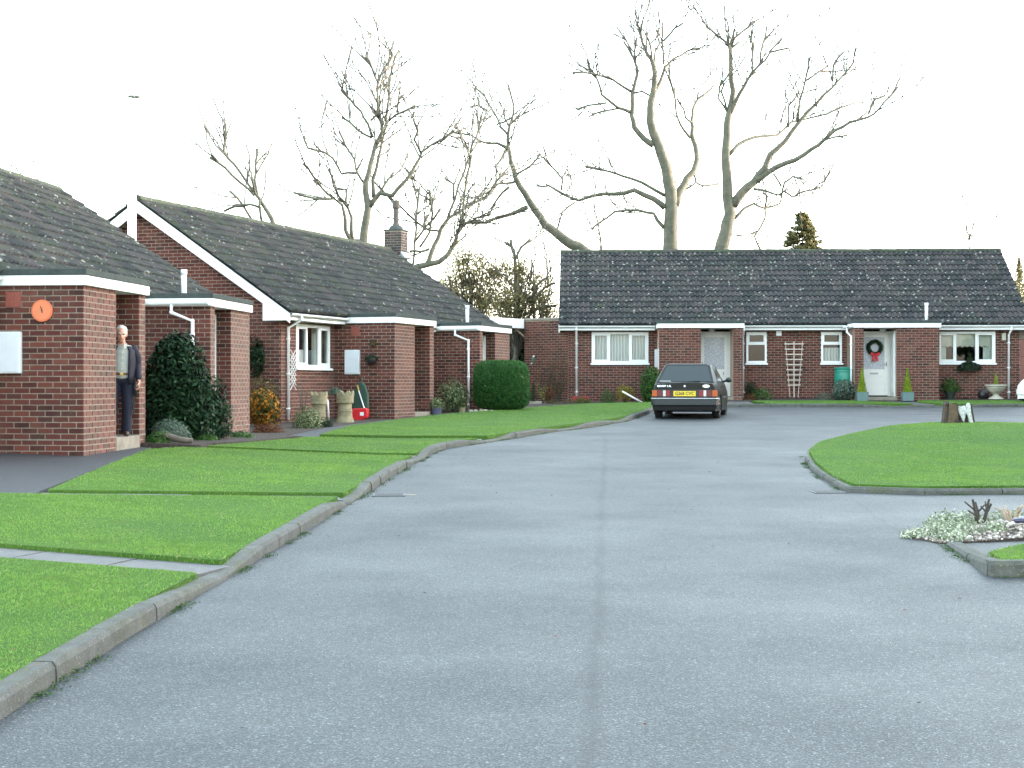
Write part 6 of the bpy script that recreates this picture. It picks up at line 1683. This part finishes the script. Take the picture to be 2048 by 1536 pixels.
limb(mb, [(0, 0, 1.32), (-.01, -.02, 1.42), (hx, hy + .02, hz - .06)], [.058, .052, .050])
limb(mb, [(0, .02, .90), (0, .02, 1.1), (0, .01, 1.28)], [.07, .07, .07])   # trunk under the shirt
for s, arm in ((1, [(.165, .01, 1.30), (.235, .03, 1.08), (.255, -.07, .885), (.258, -.09, .845)]), (-1, [(-.165, .01, 1.30), (-.24, .02, 1.08), (-.22, -.12, .90), (-.21, -.14, .86)])):
    limb(mb, arm, [.045, .038, .026, .026]); wrist = Vector(arm[-1]); dn = (Vector(arm[-1]) - Vector(arm[-3])).normalized()
    palm = wrist + dn * .05; mb.ell(palm, (.020, .038, .046), 10, 8)
    for i in range(4):                       # fingers curl round what he holds
        fy = -.030 + i * .020; L = (.068, .078, .074, .058)[i]; b = palm + Vector((0, fy, -.035))
        limb(mb, [b, b + Vector((-s * .004, 0, -L * .45)), b + Vector((-s * .030, 0, -L * .75)), b + Vector((-s * .045, 0, -L * .55))], [.0095, .009, .0085, .008], 8)
    b = palm + Vector((-s * .005, -.034, .012)); limb(mb, [b, b + Vector((-s * .018, -.018, -.028)), b + Vector((-s * .030, -.012, -.055))], [.011, .010, .009], 8)
for s in (-1, 1): limb(mb, [(s * .09, 0, .85), (s * .10, -.01, .48), (s * .10, .02, .10)], [.07, .05, .035])
fuse(mb, 'body', SKIN, .0065, 4)
mb = MB(); mb.ell((hx, hy + .030, hz + .045), (.084, .094, .090), 18, 12)
for s in (-1, 1): mb.ell((hx + s * .066, hy + .02, hz + .015), (.020, .045, .045), 10, 8)
mb.ell((hx, hy + .075, hz - .02), (.062, .035, .055), 12, 8)
for i in range(34):
    a = rnd.uniform(0, 6.28); e = rnd.uniform(.15, 1.3); d = Vector((math.cos(a) * math.cos(e), math.sin(a) * math.cos(e), math.sin(e)))
    if d.y < -.55 and d.z < .75: continue
    mb.ell((hx + d.x * .078, hy + .03 + d.y * .088, hz + .045 + d.z * .084), .017, 7, 5)
# keep the forehead clear
hair = fuse(mb, 'hair', HAIR, .008, 3); hair.location = (0, .016, .006)
mb = MB()
for s in (-1, 1): mb.ell((hx + s * .030, hy - .081, hz + .002), (.013, .008, .007), 10, 6)
mb.build('eyes', M('eye', (.05, .04, .04), .2), man, smooth=True)
mb = MB()
for s in (-1, 1): mb.tube([(hx + s * .014, hy - .091, hz + .020), (hx + s * .034, hy - .088, hz + .026), (hx + s * .050, hy - .074, hz + .018)], .0055, 6)
mb.build('eyebrows', HAIR, man)
mb = MB(); mb.tube([(hx - .026, hy - .076, hz - .060), (hx, hy - .088, hz - .062), (hx + .026, hy - .076, hz - .060)], .005, 6); mb.build('mouth', M('lip', (.33, .10, .09), .5), man)
mb = MB(); 
for i in range(22):
    z = .90 + i * .019; f = i / 21; mb.ell((0, -.012 * (1 - f), z), (.152 + .016 * math.sin(f * 2.6), .118 + .008 * math.sin(f * 2.2) - .02 * f * f, .06), 20, 8)
limb(mb, [(-.13, 0, 1.31), (0, 0, 1.33), (.13, 0, 1.31)], [.058, .062, .058]); shirt = fuse(mb, 'shirt', SHIRT, .010, 5)
mb = MB()
for s in (-1, 1): mb.hexa([(s * .012, -.115, 1.315), (s * .075, -.085, 1.33), (s * .075, -.075, 1.33), (s * .012, -.105, 1.315)][::s], [(s * .022, -.095, 1.385), (s * .065, -.055, 1.40), (s * .065, -.045, 1.40), (s * .022, -.085, 1.385)][::s])
mb.build('collar', SHIRT, shirt)
for z in (1.26, 1.18, 1.10, 1.02):
    mb = MB(); mb.ell((.0, -.128, z), (.006, .004, .006), 8, 5); mb.build('button', WHITE, shirt)
mb = MB(); limb(mb, [(-.08, 0, .86), (.08, 0, .86)], [.105, .105], 12)
mb.ell((0, -.0, .90), (.158, .118, .06), 16, 8)
for s, ox in ((-1, -.095), (1, .095)): limb(mb, [(ox, 0, .84), (ox * 1.05, -.012, .62), (ox * 1.1, -.02, .46), (ox * 1.1, .0, .25), (ox * 1.12, .01, .09)], [.105, .092, .080, .076, .080], 12)
fuse(mb, 'trousers', NAVY, .010, 4)
mb = MB(); n = 24
for z0, z1 in ((.925, .96),):
    for k in range(n):
        a0, a1 = 2 * math.pi * k / n, 2 * math.pi * (k + 1) / n
        mb.add([(.168 * math.cos(a0), -.008 + .132 * math.sin(a0), z0), (.168 * math.cos(a1), -.008 + .132 * math.sin(a1), z0), (.168 * math.cos(a1), -.008 + .132 * math.sin(a1), z1), (.168 * math.cos(a0), -.008 + .132 * math.sin(a0), z1)], [(0, 1, 2, 3)])
bl = mb.build('belt', BELT, man); mb = MB(); mb.box(-.025, .025, -.150, -.142, .922, .963); mb.build('buckle', BRASS, bl, bevel=.004)
for s in (-1, 1):
    mb = MB(); mb.ell((s * .107, -.055, .045), (.046, .125, .045), 14, 8); mb.ell((s * .107, .04, .055), (.042, .06, .055), 12, 8); fuse(mb, 'shoe', SHOE, .009, 3)
# open jacket: back and two fronts, with sleeves
mb = MB()
prof = [(.80, .205, .150), (.92, .200, .152), (1.05, .197, .152), (1.18, .196, .145), (1.29, .188, .125), (1.35, .125, .090)]
A0, A1 = R(-62), R(242); na = 26
for (z, rx, ry) in prof:
    for k in range(na + 1):
        a = A0 + (A1 - A0) * k / na; mb.v.append((rx * math.cos(a), ry * math.sin(a) + .005, z))
for i in range(len(prof) - 1):
    for k in range(na): mb.f.append((i * (na + 1) + k, i * (na + 1) + k + 1, (i + 1) * (na + 1) + k + 1, (i + 1) * (na + 1) + k))
jk = mb.build('jacket', JACK, man, smooth=True); sd = jk.modifiers.new('cloth', 'SOLIDIFY'); sd.thickness = .014; sd.offset = 1
for s, arm in ((1, [(.165, .01, 1.315), (.225, .02, 1.20), (.240, .03, 1.08), (.252, -.03, .97), (.256, -.072, .89)]), (-1, [(-.165, .01, 1.315), (-.225, .02, 1.20), (-.242, .02, 1.08), (-.232, -.06, .97), (-.218, -.118, .905)])):
    mb = MB(); limb(mb, arm, [.068, .062, .056, .050, .046], 12); fuse(mb, 'sleeve', JACK, .010, 4, jk)
cs = thing('camera_case', 'slim black case hanging from the man\'s hand', 'case', mp + Matrix.Rotation(R(15), 3, 'Z') @ Vector((.238, -.10, .60)), R(15))
mb = MB(); mb.tube([(0, 0, .0), (0, 0, .14), (0, 0, .20)], [.030, .032, .018], 10); mb.build('case', BLACK, cs, smooth=True)
mb = MB(); mb.tube([(0, 0, .0), (-.03, .02, -.16), (-.02, .03, -.27)], [.012, .016, .010], 6); mb.build('strap', BLACK, cs)
# door number on the far bungalow's left door
text_mesh('2', .12, BLACK, hC, (4.96, -.456, .73), (R(90), 0, 0), 'door_number', .002)
